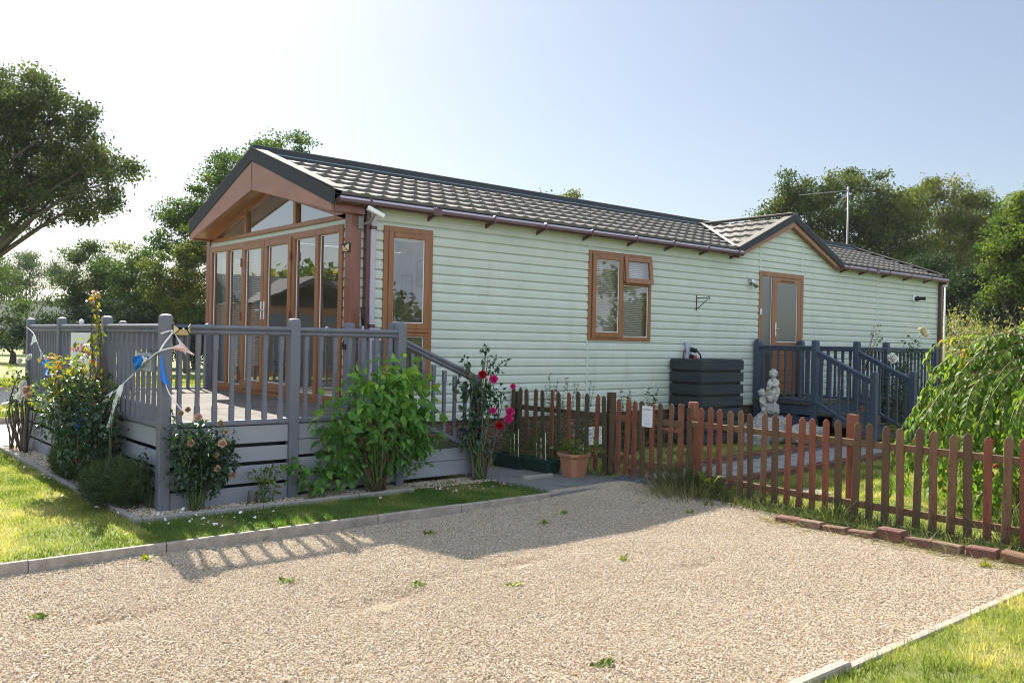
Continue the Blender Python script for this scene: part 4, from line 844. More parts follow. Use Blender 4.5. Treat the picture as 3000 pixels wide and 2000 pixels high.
def rails(a, b, z_top, z_low, parent, m='post_paint'):
    """moulded double handrail and a bottom rail between two points"""
    a, b = Vector(a), Vector(b); t = MB()
    for dz, wd, h in ((-.022, .075, .044), (-.066, .062, .042)):
        t.bar(a+Vector((0, 0, z_top[0]+dz)), b+Vector((0, 0, z_top[1]+dz)), wd, h, c=.015)
    t.build('handrail', m, parent)
    t = MB(); t.bar(a+Vector((0, 0, z_low[0])), b+Vector((0, 0, z_low[1])), .06, .05, c=.01); t.build('bottom_rail', m, parent)
def put(name, me, m, parent, at, rz_=0., sz=1.):
    o = link(name, me, m, parent, False, None, at); o.rotation_euler = (0, 0, rz_); o.scale = (1, 1, sz); return o
for p in [(DXL, y_) for y_ in PL]+[(-1.289, DY), (-.061, DY), (-.061, -1.045), (-.061, -.077), (-1.342, DE_), (-.10, DE_)]: put('post', PM, 'post_paint', deck, (p[0], p[1], 0))
for ya, yb in zip(PL[:-1], PL[1:]):
    rails((DXL, ya+.05, 0), (DXL, yb-.05, 0), (ZRL, ZRL), (ZD, ZD), deck)
    n = 11
    for k in range(n): put('baluster', BM, 'post_paint', deck, (DXL, ya+.05+(yb-ya-.1)*(k+.5)/n, ZD+.02), math.pi/2)
for xa, xb, n in ((DXL, -1.289, 7), (-1.289, -.061, 7)):
    rails((xa+.05, DY, 0), (xb-.05, DY, 0), (ZRL, ZRL), (ZD, ZD), deck)
    for k in range(n): put('baluster', BM, 'post_paint', deck, (xa+.05+(xb-xa-.1)*(k+.5)/n, DY, ZD+.02))
for xa, xb, n in ((DXL, -1.342, 7), (-1.342, -.10, 7)):
    rails((xa+.05, DE_, 0), (xb-.05, DE_, 0), (ZRL, ZRL), (ZD, ZD), deck)
    for k in range(n): put('baluster', BM, 'post_paint', deck, (xa+.05+(xb-xa-.1)*(k+.5)/n, DE_, ZD+.02))
gt = bpy.data.objects.new('gate', None); COL.objects.link(gt); settle(gt, deck, (-.061, -1.0, ZD))
t = MB(); t.box(-.09, -.03, -.98, -.13, ZRL-.09, ZRL-.02, .012); t.box(-.085, -.035, -.98, -.13, ZD+.06, ZD+.11, .006); t.build('gate_frame', 'post_paint', gt)
for k in range(6): put('baluster', BM, 'post_paint', gt, (-.061, -.94+k*.152, ZD+.05), math.pi/2, .93)
t = MB(); t.box(-.13, -.112, -.10, -.04, 1.44, 1.50, .004); t.tube([(-.13, -.07, 1.47), (-.16, -.10, 1.50), (-.16, -.13, 1.54)], .008, 6); t.build('latch', 'black_iron', gt)
# deck steps down beside the lodge wall
for k, zt in enumerate((.575, .385, .195)):
    t = MB(); t.box(-.01+k*.3, .34+k*.3, DY+.03, -.06, zt-.035, zt, .005); t.build('step_tread', 'mossy', deck); t = MB(); t.box(.0+k*.3, .022+k*.3, DY+.03, -.06, zt, zt+.155, .003); t.build('step_riser', 'board_paint', deck)
t = MB(); t.box(.245, .80, DY-.02, DY+.03, .37, .43, .006); t.build('step_edge', 'mossy', deck)
put('post', post_mesh(1.19), 'post_paint', deck, (.967, DY, 0))
rails((-.01, DY, 0), (.92, DY, 0), (1.575, 1.20), (.74, .36), deck)
SB = bal_mesh(.72)
for k in range(6): put('baluster', SB, 'post_paint', deck, (.09+k*.145, DY, .74-.41*(.1+k*.145)/.93+.01))
# ---- things on the railing
sg = thing('sale_sign', 'white board with red FOR SALE lettering on the left railing, behind a rose', 'sign', (-2.565, 1.43, 1.36)); b = MB(); b.box(-2.568, -2.560, 1.03, 1.85, 1.08, 1.575, .003); b.build('board', 'white_plastic', sg)
text('FOR SALE', .145, (-2.5705, 1.43, 1.40), (0, -1, 0), (0, 0, 1), 'red_paint', sg, sx=.95)
pq = thing('name_plaque', 'grey slate name plaque reading PARK VIEW on the left railing', 'plaque', (-2.56, -.78, 1.31)); b = MB(); b.box(-2.585, -2.553, -1.0, -.57, 1.235, 1.405, .004); b.build('plate', 'plaque', pq)
b = MB(); rect_frame(b, 'x', -.985, -.585, 1.25, 1.39, .008, -2.5875, -2.5845); b.build('border', 'plaque_light', pq); text('PARK VIEW', .068, (-2.5865, -.785, 1.315), (0, -1, 0), (0, 0, 1), 'plaque_light', pq)
bt = thing('bunting', 'white ribbon bunting with blue and white pennants strung along the left railing', 'bunting', (-2.6, .5, 1.1))
def ribbon(pts, wd=.012):
    pts = [Vector(p) for p in pts]; path = []
    for i in range(len(pts)-1):
        p0, p1, p2, p3 = pts[max(i-1, 0)], pts[i], pts[i+1], pts[min(i+2, len(pts)-1)]
        for k in range(6):
            t = k/6; path.append(.5*((2*p1)+(p2-p0)*t+(2*p0-5*p1+4*p2-p3)*t*t+(3*p1-p0-3*p2+p3)*t**3))
    path.append(pts[-1]); b = MB()
    for p, q in zip(path[:-1], path[1:]): b.bar(p, q, .003, wd, c=.001)
    return b
ST = [(-2.59, 4.08, 1.64), (-2.61, 3.53, 1.55), (-2.62, 3.2, 1.40), (-2.64, 2.8, 1.27), (-2.68, 2.25, 1.12), (-2.80, 1.54, .96), (-2.92, .8, .82), (-2.82, .2, .88), (-2.68, -.10, .98), (-2.62, -.47, 1.15), (-2.60, -.96, 1.345), (-2.585, -1.21, 1.425), (-2.50, -1.235, 1.455), (-2.44, -1.24, 1.47)]
ribbon(ST).build('string', 'ribbon', bt); ribbon([(-2.585, -1.225, 1.43), (-2.55, -1.235, 1.50), (-2.48, -1.235, 1.60), (-2.46, -1.19, 1.68)], .016).build('string', 'ribbon', bt)
ribbon([(-2.58, -1.22, 1.58), (-2.53, -1.235, 1.60), (-2.48, -1.235, 1.61)], .012).build('string', 'ribbon', bt); ribbon([(-2.56, -1.24, 1.23), (-2.52, -1.26, 1.08), (-2.46, -1.28, .98), (-2.40, -1.30, .90)], .010).build('string', 'ribbon', bt)
def pennant(tip, a, b, m, curl=.03, lab=None, seed=0):
    """triangular flag: edge a-b on the string, tip hanging free, softly crumpled"""
    r = np.random.default_rng(seed); a, b, tip = Vector(a), Vector(b), Vector(tip); n = 7; vs = []; fs = []; idx = {}
    nm = (b-a).cross(tip-a).normalized()
    for i in range(n+1):
        for j in range(n+1-i):
            u, v = i/n, j/n; p = a+(tip-a)*u+(b-a)*v; p = p+nm*(curl*math.sin(u*5+seed)*math.cos(v*6+seed*2)*min(1, (u+.15)*2)); idx[i, j] = len(vs); vs.append(p)
    for i in range(n):
        for j in range(n-i):
            fs.append((idx[i, j], idx[i+1, j], idx[i, j+1]))
            if j < n-i-1: fs.append((idx[i+1, j], idx[i+1, j+1], idx[i, j+1]))
    f = MB(); f.add(vs, fs); return f.build('flag', m, bt, True, lab, False)
pennant((-2.64, 3.60, 1.40), (-2.61, 3.50, 1.54), (-2.615, 3.33, 1.46), 'white_flag', .02, seed=1); pennant((-2.66, 2.75, 1.20), (-2.63, 3.1, 1.37), (-2.635, 2.95, 1.31), 'white_flag', .02, seed=2)
pennant((-2.70, 2.40, 1.06), (-2.66, 2.62, 1.27), (-2.67, 2.28, 1.20), 'blue_flag', .05, 'crumpled blue pennant on the upper left', 3); pennant((-2.75, 2.2, 1.02), (-2.66, 2.60, 1.25), (-2.70, 2.2, 1.10), 'blue_flag', .04, seed=8)
pennant((-2.90, 1.25, .74), (-2.82, 1.45, .94), (-2.84, 1.2, .90), 'white_flag', .03, seed=4); pennant((-2.98, .55, .66), (-2.90, .72, .83), (-2.87, .45, .85), 'white_flag', .03, seed=9)
pennant((-2.93, .10, .60), (-2.86, .35, .86), (-2.80, .10, .90), 'blue_flag', .03, 'blue pennant hanging inside the tall rose', 5)
pennant((-2.76, -.02, .66), (-2.72, -.02, .95), (-2.68, -.22, 1.03), 'white_flag', .02, seed=6); pennant((-2.74, -.13, .55), (-2.66, -.30, 1.06), (-2.645, -.42, 1.12), 'white_flag', .03, 'white pennant twisted to a narrow strip', 7)
pennant((-2.66, -.78, 1.37), (-2.62, -.60, 1.20), (-2.605, -1.0, 1.355), 'blue_flag', .05, 'blue pennant folded over its string before the plaque', 10); pennant((-2.63, -.88, 1.38), (-2.625, -.66, 1.22), (-2.61, -.98, 1.35), 'white_flag', .02, seed=12)
pennant((-2.50, -1.27, 1.10), (-2.585, -1.235, 1.42), (-2.58, -1.26, 1.17), 'blue_flag', .03, 'long blue pennant hanging on the corner post', 11)
pennant((-2.30, -1.26, 1.40), (-2.51, -1.235, 1.455), (-2.40, -1.25, 1.50), 'pink_flag', .03, 'crumpled pink and white pennant under the solar light', 13); pennant((-2.36, -1.25, 1.38), (-2.48, -1.24, 1.60), (-2.38, -1.25, 1.48), 'white_flag', .04, seed=14)
for (p_, lab) in (((-1.9, 4.10, 1.72), 'small white globe light on the far deck railing'), ((-1.55, 4.08, 1.755), 'small chrome finial light on the far deck railing')):
    t = thing('globe_light', lab, 'light', (p_[0], p_[1], 1.665), 'lights on the far railing'); b = MB(); b.lathe([(.02, 0), (.02, .02), (.012, .03)], (p_[0], p_[1], 1.665), 8); b.build('base', 'chrome', t, True); b = MB(); b.ball((p_[0], p_[1], 1.725), .036 if 'white' in lab else .02, 12, 8); b.build('globe', 'white_plastic' if 'white' in lab else 'chrome', t, True)
# ------------------------------------------------------------------ entrance landing
ent = thing('entrance_steps', 'dark blue timber landing with railings and steps at the front door', 'steps', (8.7, -1.0, 0))
ZL = .64; EP = [(8.06, -.10), (8.05, -1.22), (9.40, -1.22), (9.44, -.10), (10.45, -1.22), (12.45, -1.22)]
b = MB(); y0 = -1.26
while y0 < -.05: b.box(8.0, 9.5, y0, y0+.13, ZL-.03, ZL, .004); y0 += .135
b.build('landing_floor', 'mossy', ent)
for z0, z1 in ((.44, .60), (.25, .41), (.05, .21)):
    b = MB(); b.box(8.035, 8.06, -1.17, -.15, z0, z1, .003); b.build('skirt_board', 'blue_paint', ent)
EPM = post_mesh(1.70); ENM = post_mesh(1.21); EBM = bal_mesh(.84)
for x_, y_ in EP: put('post', EPM, 'blue_paint', ent, (x_, y_, 0))
for x_ in (8.0, 9.3): put('newel_post', ENM, 'blue_paint', ent, (x_+.02, -2.26, 0))
def rail_run(a, b, zt, zl, n, bm, parent):
    rails(a, b, zt, zl, parent, 'blue_paint')
    for k in range(n):
        t_ = (k+.5)/n; p = Vector(a).lerp(Vector(b), t_); put('baluster', bm, 'blue_paint', parent, (p.x, p.y, zl[0]+(zl[1]-zl[0])*t_+.01), math.atan2(b[1]-a[1], b[0]-a[0]))
rail_run((8.06, -.15, 0), (8.05, -1.17, 0), (1.60, 1.60), (.68, .68), 7, EBM, ent); rail_run((9.44, -.15, 0), (9.40, -1.17, 0), (1.60, 1.60), (.68, .68), 7, EBM, ent)
rail_run((9.45, -1.22, 0), (10.40, -1.22, 0), (1.60, 1.60), (.68, .68), 7, EBM, ent); rail_run((10.5, -1.22, 0), (12.4, -1.22, 0), (1.60, 1.60), (.68, .68), 13, EBM, ent)
rail_run((8.04, -1.27, 0), (8.02, -2.21, 0), (1.53, 1.10), (.66, .20), 6, bal_mesh(.80), ent); rail_run((9.40, -1.27, 0), (9.32, -2.21, 0), (1.53, 1.10), (.66, .20), 6, bal_mesh(.80), ent)
for k, zt in enumerate((.48, .32, .16)):
    b = MB(); b.box(8.04, 9.34, -1.58-k*.30, -1.24-k*.30, zt-.035, zt, .005); b.build('step_tread', 'mossy', ent); b = MB(); b.box(8.06, 9.32, -1.27-k*.30, -1.245-k*.30, zt, zt+.125, .003); b.build('step_riser', 'blue_paint', ent)
b = MB(); b.box(8.05, 9.45, -1.2, -.12, 0, .02, 0); b.box(9.42, 9.44, -1.2, -.12, 0, .6, 0); b.build('landing_base', 'black_plastic', ent)
# dark slatted box
sb = thing('slatted_box', 'tall dark slatted timber storage box against the lodge wall', 'storage box', (6.28, -.36, 0))
def ribbed(bm, x0, x1, y0, y1, z0, z1, ax):
    """grooved board: stacked thin ribs"""
    n = 7; h = (z1-z0)/n
    for k in range(n): bm.box(x0, x1, y0, y1, z0+k*h+.001, z0+(k+1)*h-.0045, .002)
    if ax == 'x': bm.box(x0+.001, x1-.001, y0+.003, y1-.003, z0, z1, 0)
    else: bm.box(x0+.003, x1-.003, y0+.001, y1-.001, z0, z1, 0)
for k in range(7):
    z1 = 1.335-k*.19; z0 = z1-.148
    b = MB(); ribbed(b, 5.745, 5.772, -.655, -.05, z0, z1, 'y'); ribbed(b, 5.772, 6.85, -.662, -.635, z0, z1, 'x'); ribbed(b, 6.823, 6.85, -.635, -.05, z0, z1, 'y'); b.build('slat', 'box_wood', sb)
b = MB()
for k in range(5): b.box(5.76, 6.84, -.648+k*.122, -.535+k*.122, 1.337, 1.355, .004)
b.build('lid', 'box_wood', sb); b = MB()
for x0, y0 in ((5.775, -.63), (6.77, -.63), (5.775, -.11), (6.77, -.11)): b.box(x0, x0+.05, y0, y0+.05, 0, 1.33, .004)
b.build('corner_batten', 'box_wood', sb); b = MB(); b.box(5.80, 6.80, -.615, -.60, .02, 1.32, .002); b.box(5.80, 5.815, -.60, -.1, .02, 1.32, .002); b.build('lining', 'black_plastic', sb); b = MB(); b.box(5.85, 6.4, -.632, -.617, .60, .64, .001); b.box(5.85, 6.3, -.632, -.617, 1.0, 1.03, .001); b.build('inner_strip', 'brick_red', sb)
# ------------------------------------------------------------------ picket fence and gate
def picket_mesh(h, w_=.066, t_=.02, seed=0):
    r = np.random.default_rng(seed); W_ = w_/2; sh = h-.038; o = r.normal()*.003
    outl = [(-W_, 0), (W_, 0), (W_, sh), (W_*.45, h-.010), (o, h), (-W_*.45, h-.010), (-W_, sh)]
    b = MB(); n = len(outl); c = .0035
    ring = lambda x, s_: [(x, y*(1-s_/W_) , z if z == 0 else z-s_) for y, z in outl]
    vs = ring(-t_/2, c)+ring(-t_/2+c, 0)+ring(t_/2-c, 0)+ring(t_/2, c)
    fs = [tuple(range(n-1, -1, -1)), tuple(range(3*n, 4*n))]+[(k*n+i, k*n+(i+1) % n, (k+1)*n+(i+1) % n, (k+1)*n+i) for k in range(3) for i in range(n)]
    b.add(vs, fs); me = bpy.data.meshes.new('picket'); me.from_pydata(b.v, [], b.f); me.update(); return me
PKM = [picket_mesh(.9, seed=k) for k in range(4)]
frng = np.random.default_rng(8)
def pickets(parent, ys, xline, ztop, zbot, pal):
    for k, y_ in enumerate(ys):
        zt = ztop(y_)+frng.normal()*.007; h = zt-zbot(y_); me = PKM[k % 4].copy(); me.materials.clear(); me.name = 'picket'
        m = pal[int(frng.integers(len(pal)))]; o = link('picket', me, m, parent, False, None, (xline(y_), y_, zbot(y_))); o.scale = (1, .94+.12*frng.random(), h/.9); o.rotation_euler = (frng.normal()*.014, frng.normal()*.014, frng.normal()*.05)
def fposts(parent, lst, m='picket_red'):
    for (x_, y_, h, rd) in lst:
        b = MB()
        if rd: b.lathe([(.055, -.1), (.055, h-.012), (.050, h)], (x_, y_, 0), 18)
        else: b.box(x_-.042, x_+.042, y_-.042, y_+.042, -.1, h, .006)
        b.build('fence_post', m, parent, False)
fa_ = thing('picket_fence', 'mossy brown picket fence from the deck steps to the gate, behind the planters', 'fence', (2.46, -.9, 0), 'picket fences round the garden')
pickets(fa_, [-1.80+.157*k for k in range(12)], lambda y: 2.45, lambda y: .96+.004*(y+1.8), lambda y: .03, ['picket_moss', 'picket_moss', 'picket_old', 'picket_old', 'picket_red'])
for z in (.70, .22): b = MB(); b.bar((2.487, -1.86, z), (2.487, .0, z), .035, .062, c=.004); b.build('fence_rail', 'picket_moss', fa_)
fposts(fa_, [(2.55, -1.80, .985, 0), (2.55, -.07, .90, 0)], 'picket_moss')
ga = thing('garden_gate', 'closed brown picket gate with a strap hinge and a dog sign', 'gate', (2.44, -2.4, 0))
pickets(ga, [-1.92, -2.04, -2.163, -2.287, -2.42, -2.549, -2.676, -2.808], lambda y: 2.42, lambda y: .925, lambda y: .05, ['picket_old', 'picket_red', 'picket_old', 'picket_worn'])
b = MB(); b.bar((2.455, -2.935, .03), (2.455, -2.935, .92), .07, .03, (1, 0, 0)); b.build('stile', 'picket_red', ga)
for z in (.70, .20): b = MB(); b.bar((2.449, -1.89, z), (2.449, -2.96, z), .032, .065, c=.004); b.build('gate_rail', 'rail_wood', ga)
b = MB(); b.bar((2.475, -2.05, .24), (2.475, -2.85, .66), .03, .06, (1, 0, 0)); b.build('brace', 'rail_wood', ga)
b = MB(); b.prism([(2.405, -2.985, .60), (2.405, -2.985, .68), (2.405, -2.70, .645), (2.405, -2.70, .63)], (-.005, 0, 0)); b.tube([(2.402, -2.99, .59), (2.402, -2.99, .69)], .008, 6); b.build('strap_hinge', 'picket_red', ga)
ds = thing('dog_sign', 'small white metal sign with dark lettering and a pale dog sketch on the gate', 'sign', (2.40, -2.49, .755)); b = MB(); b.box(2.3985, 2.402, -2.573, -2.417, .635, .875, .001); b.build('plate', 'white_plastic', ds)
text('Labradoodle', .024, (2.3975, -2.495, .835), (0, -1, 0), (0, 0, 1), 'ink', ds, .001); b = MB()
dogp = [(-.03, -.05), (-.03, -.015), (-.045, .0), (-.048, .025), (-.03, .045), (-.012, .04), (-.005, .02), (.012, .005), (.03, -.005), (.036, -.05), (.02, -.05), (.018, -.025), (-.01, -.022), (-.014, -.05)]
for p, q in zip(dogp, dogp[1:]+dogp[:1]): b.bar((2.3975, -2.495-p[0], .725+p[1]), (2.3975, -2.495-q[0], .725+q[1]), .001, .004, c=.0002)
b.bar((2.3975, -2.45, .67), (2.3975, -2.54, .67), .001, .004, c=.0002); b.build('sketch', 'pale_blue_ink', ds); b = MB()
for y_, z_ in ((-2.425, .867), (-2.565, .867), (-2.425, .643), (-2.565, .643)): b.ball((2.398, y_, z_), .004, 6, 4)
b.build('screw', 'ink', ds)
fb_ = thing('picket_fence', 'long red brown picket fence running from the gate along the gravel drive', 'fence', (2.48, -5.0, 0), 'picket fences round the garden')
YS = [-3.06, -3.195, -3.325, -3.456, -3.582, -3.72, -3.845, -3.988, -4.123, -4.261, -4.396, -4.538, -4.672, -4.805, -4.966, -5.108, -5.255, -5.392, -5.534, -5.677, -5.826, -5.966, -6.119, -6.261, -6.40, -6.54, -6.68, -6.82]
pickets(fb_, YS, lambda y: 2.45, lambda y: .912+.008*(y+3.) if y > -5 else .887, lambda y: .02, ['picket_red', 'picket_red', 'picket_old', 'picket_worn'])
for z in (.715, .155): b = MB(); b.bar((2.485, -3.0, z), (2.485, -4.9, z-.012), .036, .062, c=.004); b.bar((2.485, -4.902, z-.012), (2.485, -6.9, z-.025), .036, .062, c=.004); b.build('fence_rail', 'rail_wood', fb_)
fposts(fb_, [(2.56, -3.02, .95, 1), (2.555, -4.88, .955, 0), (2.555, -6.75, .95, 0)])
# loose bricks under the fence
br = [(1.93, -4.62, .0, .05, 'brick_dark', 'half sunken dark brick under the fence, nearest the gate'), (1.90, -4.86, .01, .02, 'brick_pale', 'flat mortar stained brick under the picket fence, second from the gate end'), (1.90, -5.10, .0, -.05, 'brick_red', 'flat red brick half buried in the gravel edge'), (1.92, -5.33, .0, .06, 'brick_red', 'flat weathered red brick beside the upright dark brick'),
      (1.98, -5.56, .05, -.12, 'brick_dark', 'raised dark brick sitting on top of the row under the fence'), (1.97, -5.79, .015, .1, 'brick_red', 'short red brick end beside the raised dark brick'), (1.96, -6.02, .02, -.03, 'brick_pale', 'pale mortar streaked brick in the row below the fence'), (1.99, -6.27, .03, .05, 'brick_dark', 'dark red brick second from the right picture edge'), (2.0, -6.52, .03, -.04, 'brick_orange', 'orange frogged brick at the right picture edge'), (2.0, -6.77, .02, .03, 'brick_red', 'red brick at the end of the row beyond the picture edge')]
for k, (x_, y_, z_, rz_, m_, lab) in enumerate(br):
    b = MB(); b.box(-.052, .052, -.107, .107, -.045, .05, .009)
    if k in (4, 8): b.box(-.025, .025, -.07, .07, .05, .052, 0)
    o = b.build('brick', m_); o.location = (x_, y_, z_-.022); o.rotation_euler = (frng.normal()*.05, frng.normal()*.08, rz_); tag(o, lab, 'brick', 'loose bricks edging the gravel')
# ------------------------------------------------------------------ pots and troughs
def square_pot(name, lab, c, w0, w1, h, m, grp=None):
    t = thing(name, lab, 'plant pot', c, grp); b = MB(); vs = []; cx, cy, cz = c
    for r, z in ((w0, 0), (w1*.96, h*.86), (w1*1.06, h*.86), (w1*1.10, h*.9), (w1*1.10, h), (w1*.98, h), (w1*.93, h*.9), (w1*.9, h*.85)):
        k = r*.35; vs += [(cx-r+k, cy-r, cz+z), (cx+r-k, cy-r, cz+z), (cx+r, cy-r+k, cz+z), (cx+r, cy+r-k, cz+z), (cx+r-k, cy+r, cz+z), (cx-r+k, cy+r, cz+z), (cx-r, cy+r-k, cz+z), (cx-r, cy-r+k, cz+z)]
    b.add(vs, [(i*8+k, i*8+(k+1) % 8, (i+1)*8+(k+1) % 8, (i+1)*8+k) for i in range(7) for k in range(8)]+[tuple(range(7, -1, -1))]); b.build('tub', m, t)
    b = MB(); q = w1*.92; b.box(cx-q, cx+q, cy-q, cy+q, cz+h*.82, cz+h*.86, .01); b.build('soil', 'soil', t); return t
square_pot('terracotta_pot', 'orange terracotta pot of leafy seedlings in front of the picket fence', (2.06, -1.68, .006), .115, .155, .27, 'terracotta', 'planters before the fence')
square_pot('brown_pot', 'dark brown plastic pot of blue lobelia beside the deck steps', (1.60, -.30, .006), .13, .17, .30, 'brown_pot', 'planters before the fence')
for (x0, y0, y1, lab) in ((1.98, -1.44, -.96, 'dark green plastic trough beside the terracotta pot'), (1.90, -.95, -.46, 'dark green plastic trough between the brown pot and the other trough')):
    t = thing('plant_trough', lab, 'trough', (x0, (y0+y1)/2, .006), 'planters before the fence'); b = MB(); vs = []
    for e, z in ((-.015, .0), (.0, .13), (.012, .135), (.012, .165), (-.004, .165), (-.012, .12)):
        vs += [(x0-.09-e, y0-e, .006+z), (x0+.09+e, y0-e, .006+z), (x0+.09+e, y1+e, .006+z), (x0-.09-e, y1+e, .006+z)]
    b.add(vs, [(i*4+k, i*4+(k+1) % 4, (i+1)*4+(k+1) % 4, (i+1)*4+k) for i in range(5) for k in range(4)]+[(3, 2, 1, 0)])
    for k in range(12): yy = y0+.03+k*(y1-y0-.06)/11; b.box(x0-.099, x0-.088, yy-.006, yy+.006, .02, .13, .002)
    b.build('tub', 'green_plastic', t); b = MB(); b.box(x0-.085, x0+.085, y0+.005, y1-.005, .115, .135, .005); b.build('soil', 'soil', t)
# ------------------------------------------------------------------ statue and stones
SB_ = Vector((7.3, -.88, .43)); SR = Vector((.764, -.645, 0)); SF = Vector((-.645, -.764, 0))
def sp(u, v, d=0.): return tuple(SB_+SR*((u-680)/1131)+SF*d+Vector((0, 0, (1080-v)/1131)))
def k_(r): return r/1131
stt = thing('cherub_statue', 'weathered pale stone statue of two cherubs holding a fish, in front of the blue steps', 'statue', tuple(SB_))
b = MB()
# upper child: head, hair, face, torso, arms round a fish, folded legs
b.ball(sp(715, 285), (k_(72), k_(72), k_(80)), 14, 10); b.ball(sp(712, 318, .03), k_(48)); b.ball(sp(700, 305, .062), k_(12)); b.ball(sp(690, 322, .05), k_(24)); b.ball(sp(740, 322, .05), k_(24)); b.ball(sp(715, 348, .045), k_(20))
for u, v, d in ((660, 250, .02), (700, 222, .03), (745, 225, .02), (780, 260, 0), (650, 290, 0), (785, 300, -.02), (720, 215, -.02)): b.ball(sp(u, v, d), k_(26))
b.tube([sp(720, 340), sp(725, 400)], k_(34), 10); b.tube([sp(728, 390), sp(735, 450), sp(750, 540), sp(755, 620)], [k_(62), k_(70), k_(78), k_(92)], 12); b.ball(sp(735, 400), (k_(80), k_(52), k_(42)))
b.tube([sp(795, 405), sp(805, 470, .02), sp(740, 510, .075), sp(680, 500, .09)], [k_(30), k_(29), k_(25), k_(20)], 10); b.tube([sp(670, 400), sp(630, 440, .03), sp(610, 470, .08)], [k_(29), k_(25), k_(19)], 10)
b.ball(sp(635, 475, .07), (k_(66), k_(50), k_(58)), 12, 8); b.tube([sp(640, 480, .08), sp(600, 560, .07), sp(640, 650, .06), sp(690, 700, .05)], [k_(50), k_(46), k_(36), k_(22)], 10); b.ball(sp(665, 485, .11), k_(16)); b.ball(sp(585, 490, .10), k_(18))
b.ball(sp(770, 600), (k_(95), k_(80), k_(85)), 12, 8); b.tube([sp(740, 620, .03), sp(680, 640, .09), sp(690, 740, .08)], [k_(62), k_(50), k_(32)], 10); b.tube([sp(790, 630), sp(760, 700, .05), sp(740, 790, .05)], [k_(60), k_(46), k_(32)], 10)
# lower child reaching up from the left
b.ball(sp(515, 640), (k_(66), k_(66), k_(70)), 14, 10); b.ball(sp(525, 668, .03), k_(42)); b.ball(sp(540, 660, .06), k_(12))
for u, v, d in ((460, 630, .01), (490, 590, .02), (540, 590, .02), (570, 620, 0), (470, 665, 0)): b.ball(sp(u, v, d), k_(26))
b.tube([sp(520, 700), sp(535, 760), sp(550, 850), sp(580, 920)], [k_(34), k_(66), k_(70), k_(80)], 12); b.tube([sp(490, 740), sp(485, 810, .03), sp(545, 870, .07), sp(620, 870, .08)], [k_(30), k_(28), k_(24), k_(20)], 10); b.tube([sp(570, 740), sp(600, 690, .04), sp(590, 610, .05)], [k_(28), k_(24), k_(18)], 10); b.tube([sp(570, 920, .02), sp(520, 960, .08), sp(600, 1010, .10)], [k_(58), k_(44), k_(30)], 10)
b.ball(sp(655, 745, .06), (k_(80), k_(50), k_(72)), 12, 8); b.ball(sp(620, 720, .09), k_(30))
sto = b.build('figures', 'stone', stt, True); rm = sto.modifiers.new('remesh', 'REMESH'); rm.mode = 'VOXEL'; rm.voxel_size = .008; rm.use_smooth_shade = True; sm = sto.modifiers.new('smooth', 'SMOOTH'); sm.iterations = 3; sm.factor = .5
def rock(c, r, seed, name, m, parent=None, lab=None, cat=None, grp=None, rough=.22):
    rg = np.random.default_rng(seed); b_ = MB(); b_.ball((0, 0, 0), (1, 1, 1), 22, 14); v = np.array(b_.v); s_ = 1+rough*(vnoise(v, .45, seed)-.5)*2+rough*.6*(vnoise(v, 1.1, seed+1)-.5)*2
    v = v*s_[:, None]*np.array(r)+np.array(c); b_.v = [tuple(p) for p in v]; o_ = b_.build(name, m, parent, True)
    if lab: tag(o_, lab, cat, grp)
    return o_
rock(sp(690, 960), (.15, .13, .15), 4, 'rock_base', 'dark_stone', stt, rough=.35)
rock((7.25, -.85, .19), (.42, .30, .27), 5, 'rockery_stone', 'dark_stone', None, 'large grey boulder carrying the cherub statue', 'stone', 'rockery stones by the steps')
rock((7.62, -1.32, .16), (.42, .22, .18), 6, 'rockery_stone', 'dark_stone', None, 'long mottled grey stone before the blue steps, right of the statue', 'stone', 'rockery stones by the steps')
rock((6.75, -.95, .10), (.24, .2, .15), 7, 'rockery_stone', 'dark_stone', None, 'smaller rounded stone left of the statue beside the slatted box', 'stone', 'rockery stones by the steps')
# ------------------------------------------------------------------ plants round the deck
bb = bush('berry_bush', 'tall leafy green bush with heart shaped leaves growing against the deck boards', 'bush', (-.45, -1.36, 0),
     [(-.40, -1.42, 1.02, .46, .30, .36), (-.62, -1.40, .78, .36, .28, .34), (-.12, -1.36, .92, .40, .28, .36), (-.35, -1.42, .60, .42, .30, .34), (.02, -1.34, .62, .34, .26, .30), (-.16, -1.36, 1.22, .20, .18, .18), (.20, -1.30, 1.12, .16, .14, .14), (-.84, -1.42, .80, .34, .26, .32), (-.92, -1.42, .55, .26, .2, .22)],
     1500, .105, 'leaf_berry', 21, OVATE, .62, 26, .008, 'stem_green', .55, -.05, .35, .16, 1.4, .45, None, .75)  # last value puts sunlight on the top leaves into their tone
bush('', '', '', (-.45, -1.36, 0), [(-.80, -1.40, .36, .30, .16, .18), (-.2, -1.42, .30, .42, .16, .16)], 170, .07, 'leaf_berry', 22, OVATE, .6, 8, .005, 'stem_green', .6, 0, .3, root=bb)
b = MB(); rg = np.random.default_rng(5)
for k in range(9): b.tube(curve_pts((-.42+rg.normal()*.05, -1.38, -.02), (-.42+rg.normal()*.22, -1.40+rg.normal()*.08, .55+.3*rg.random()), 5, .05, 0, rg), [.014, .012, .010, .008, .006], 6)
b.build('stem', 'stem_brown', bb, True, fix=False); b = MB()
for k in range(14):
    c0 = np.array([-.42+rg.normal()*.34, -1.50+rg.normal()*.06, .45+.35*rg.random()])
    b = MB()
    for j in range(7): b.ball(tuple(c0+np.array([rg.normal()*.008, rg.normal()*.008, -j*.014])), .011-.001*j, 6, 4)
    b.build('berry_cluster', 'berry', bb, True)
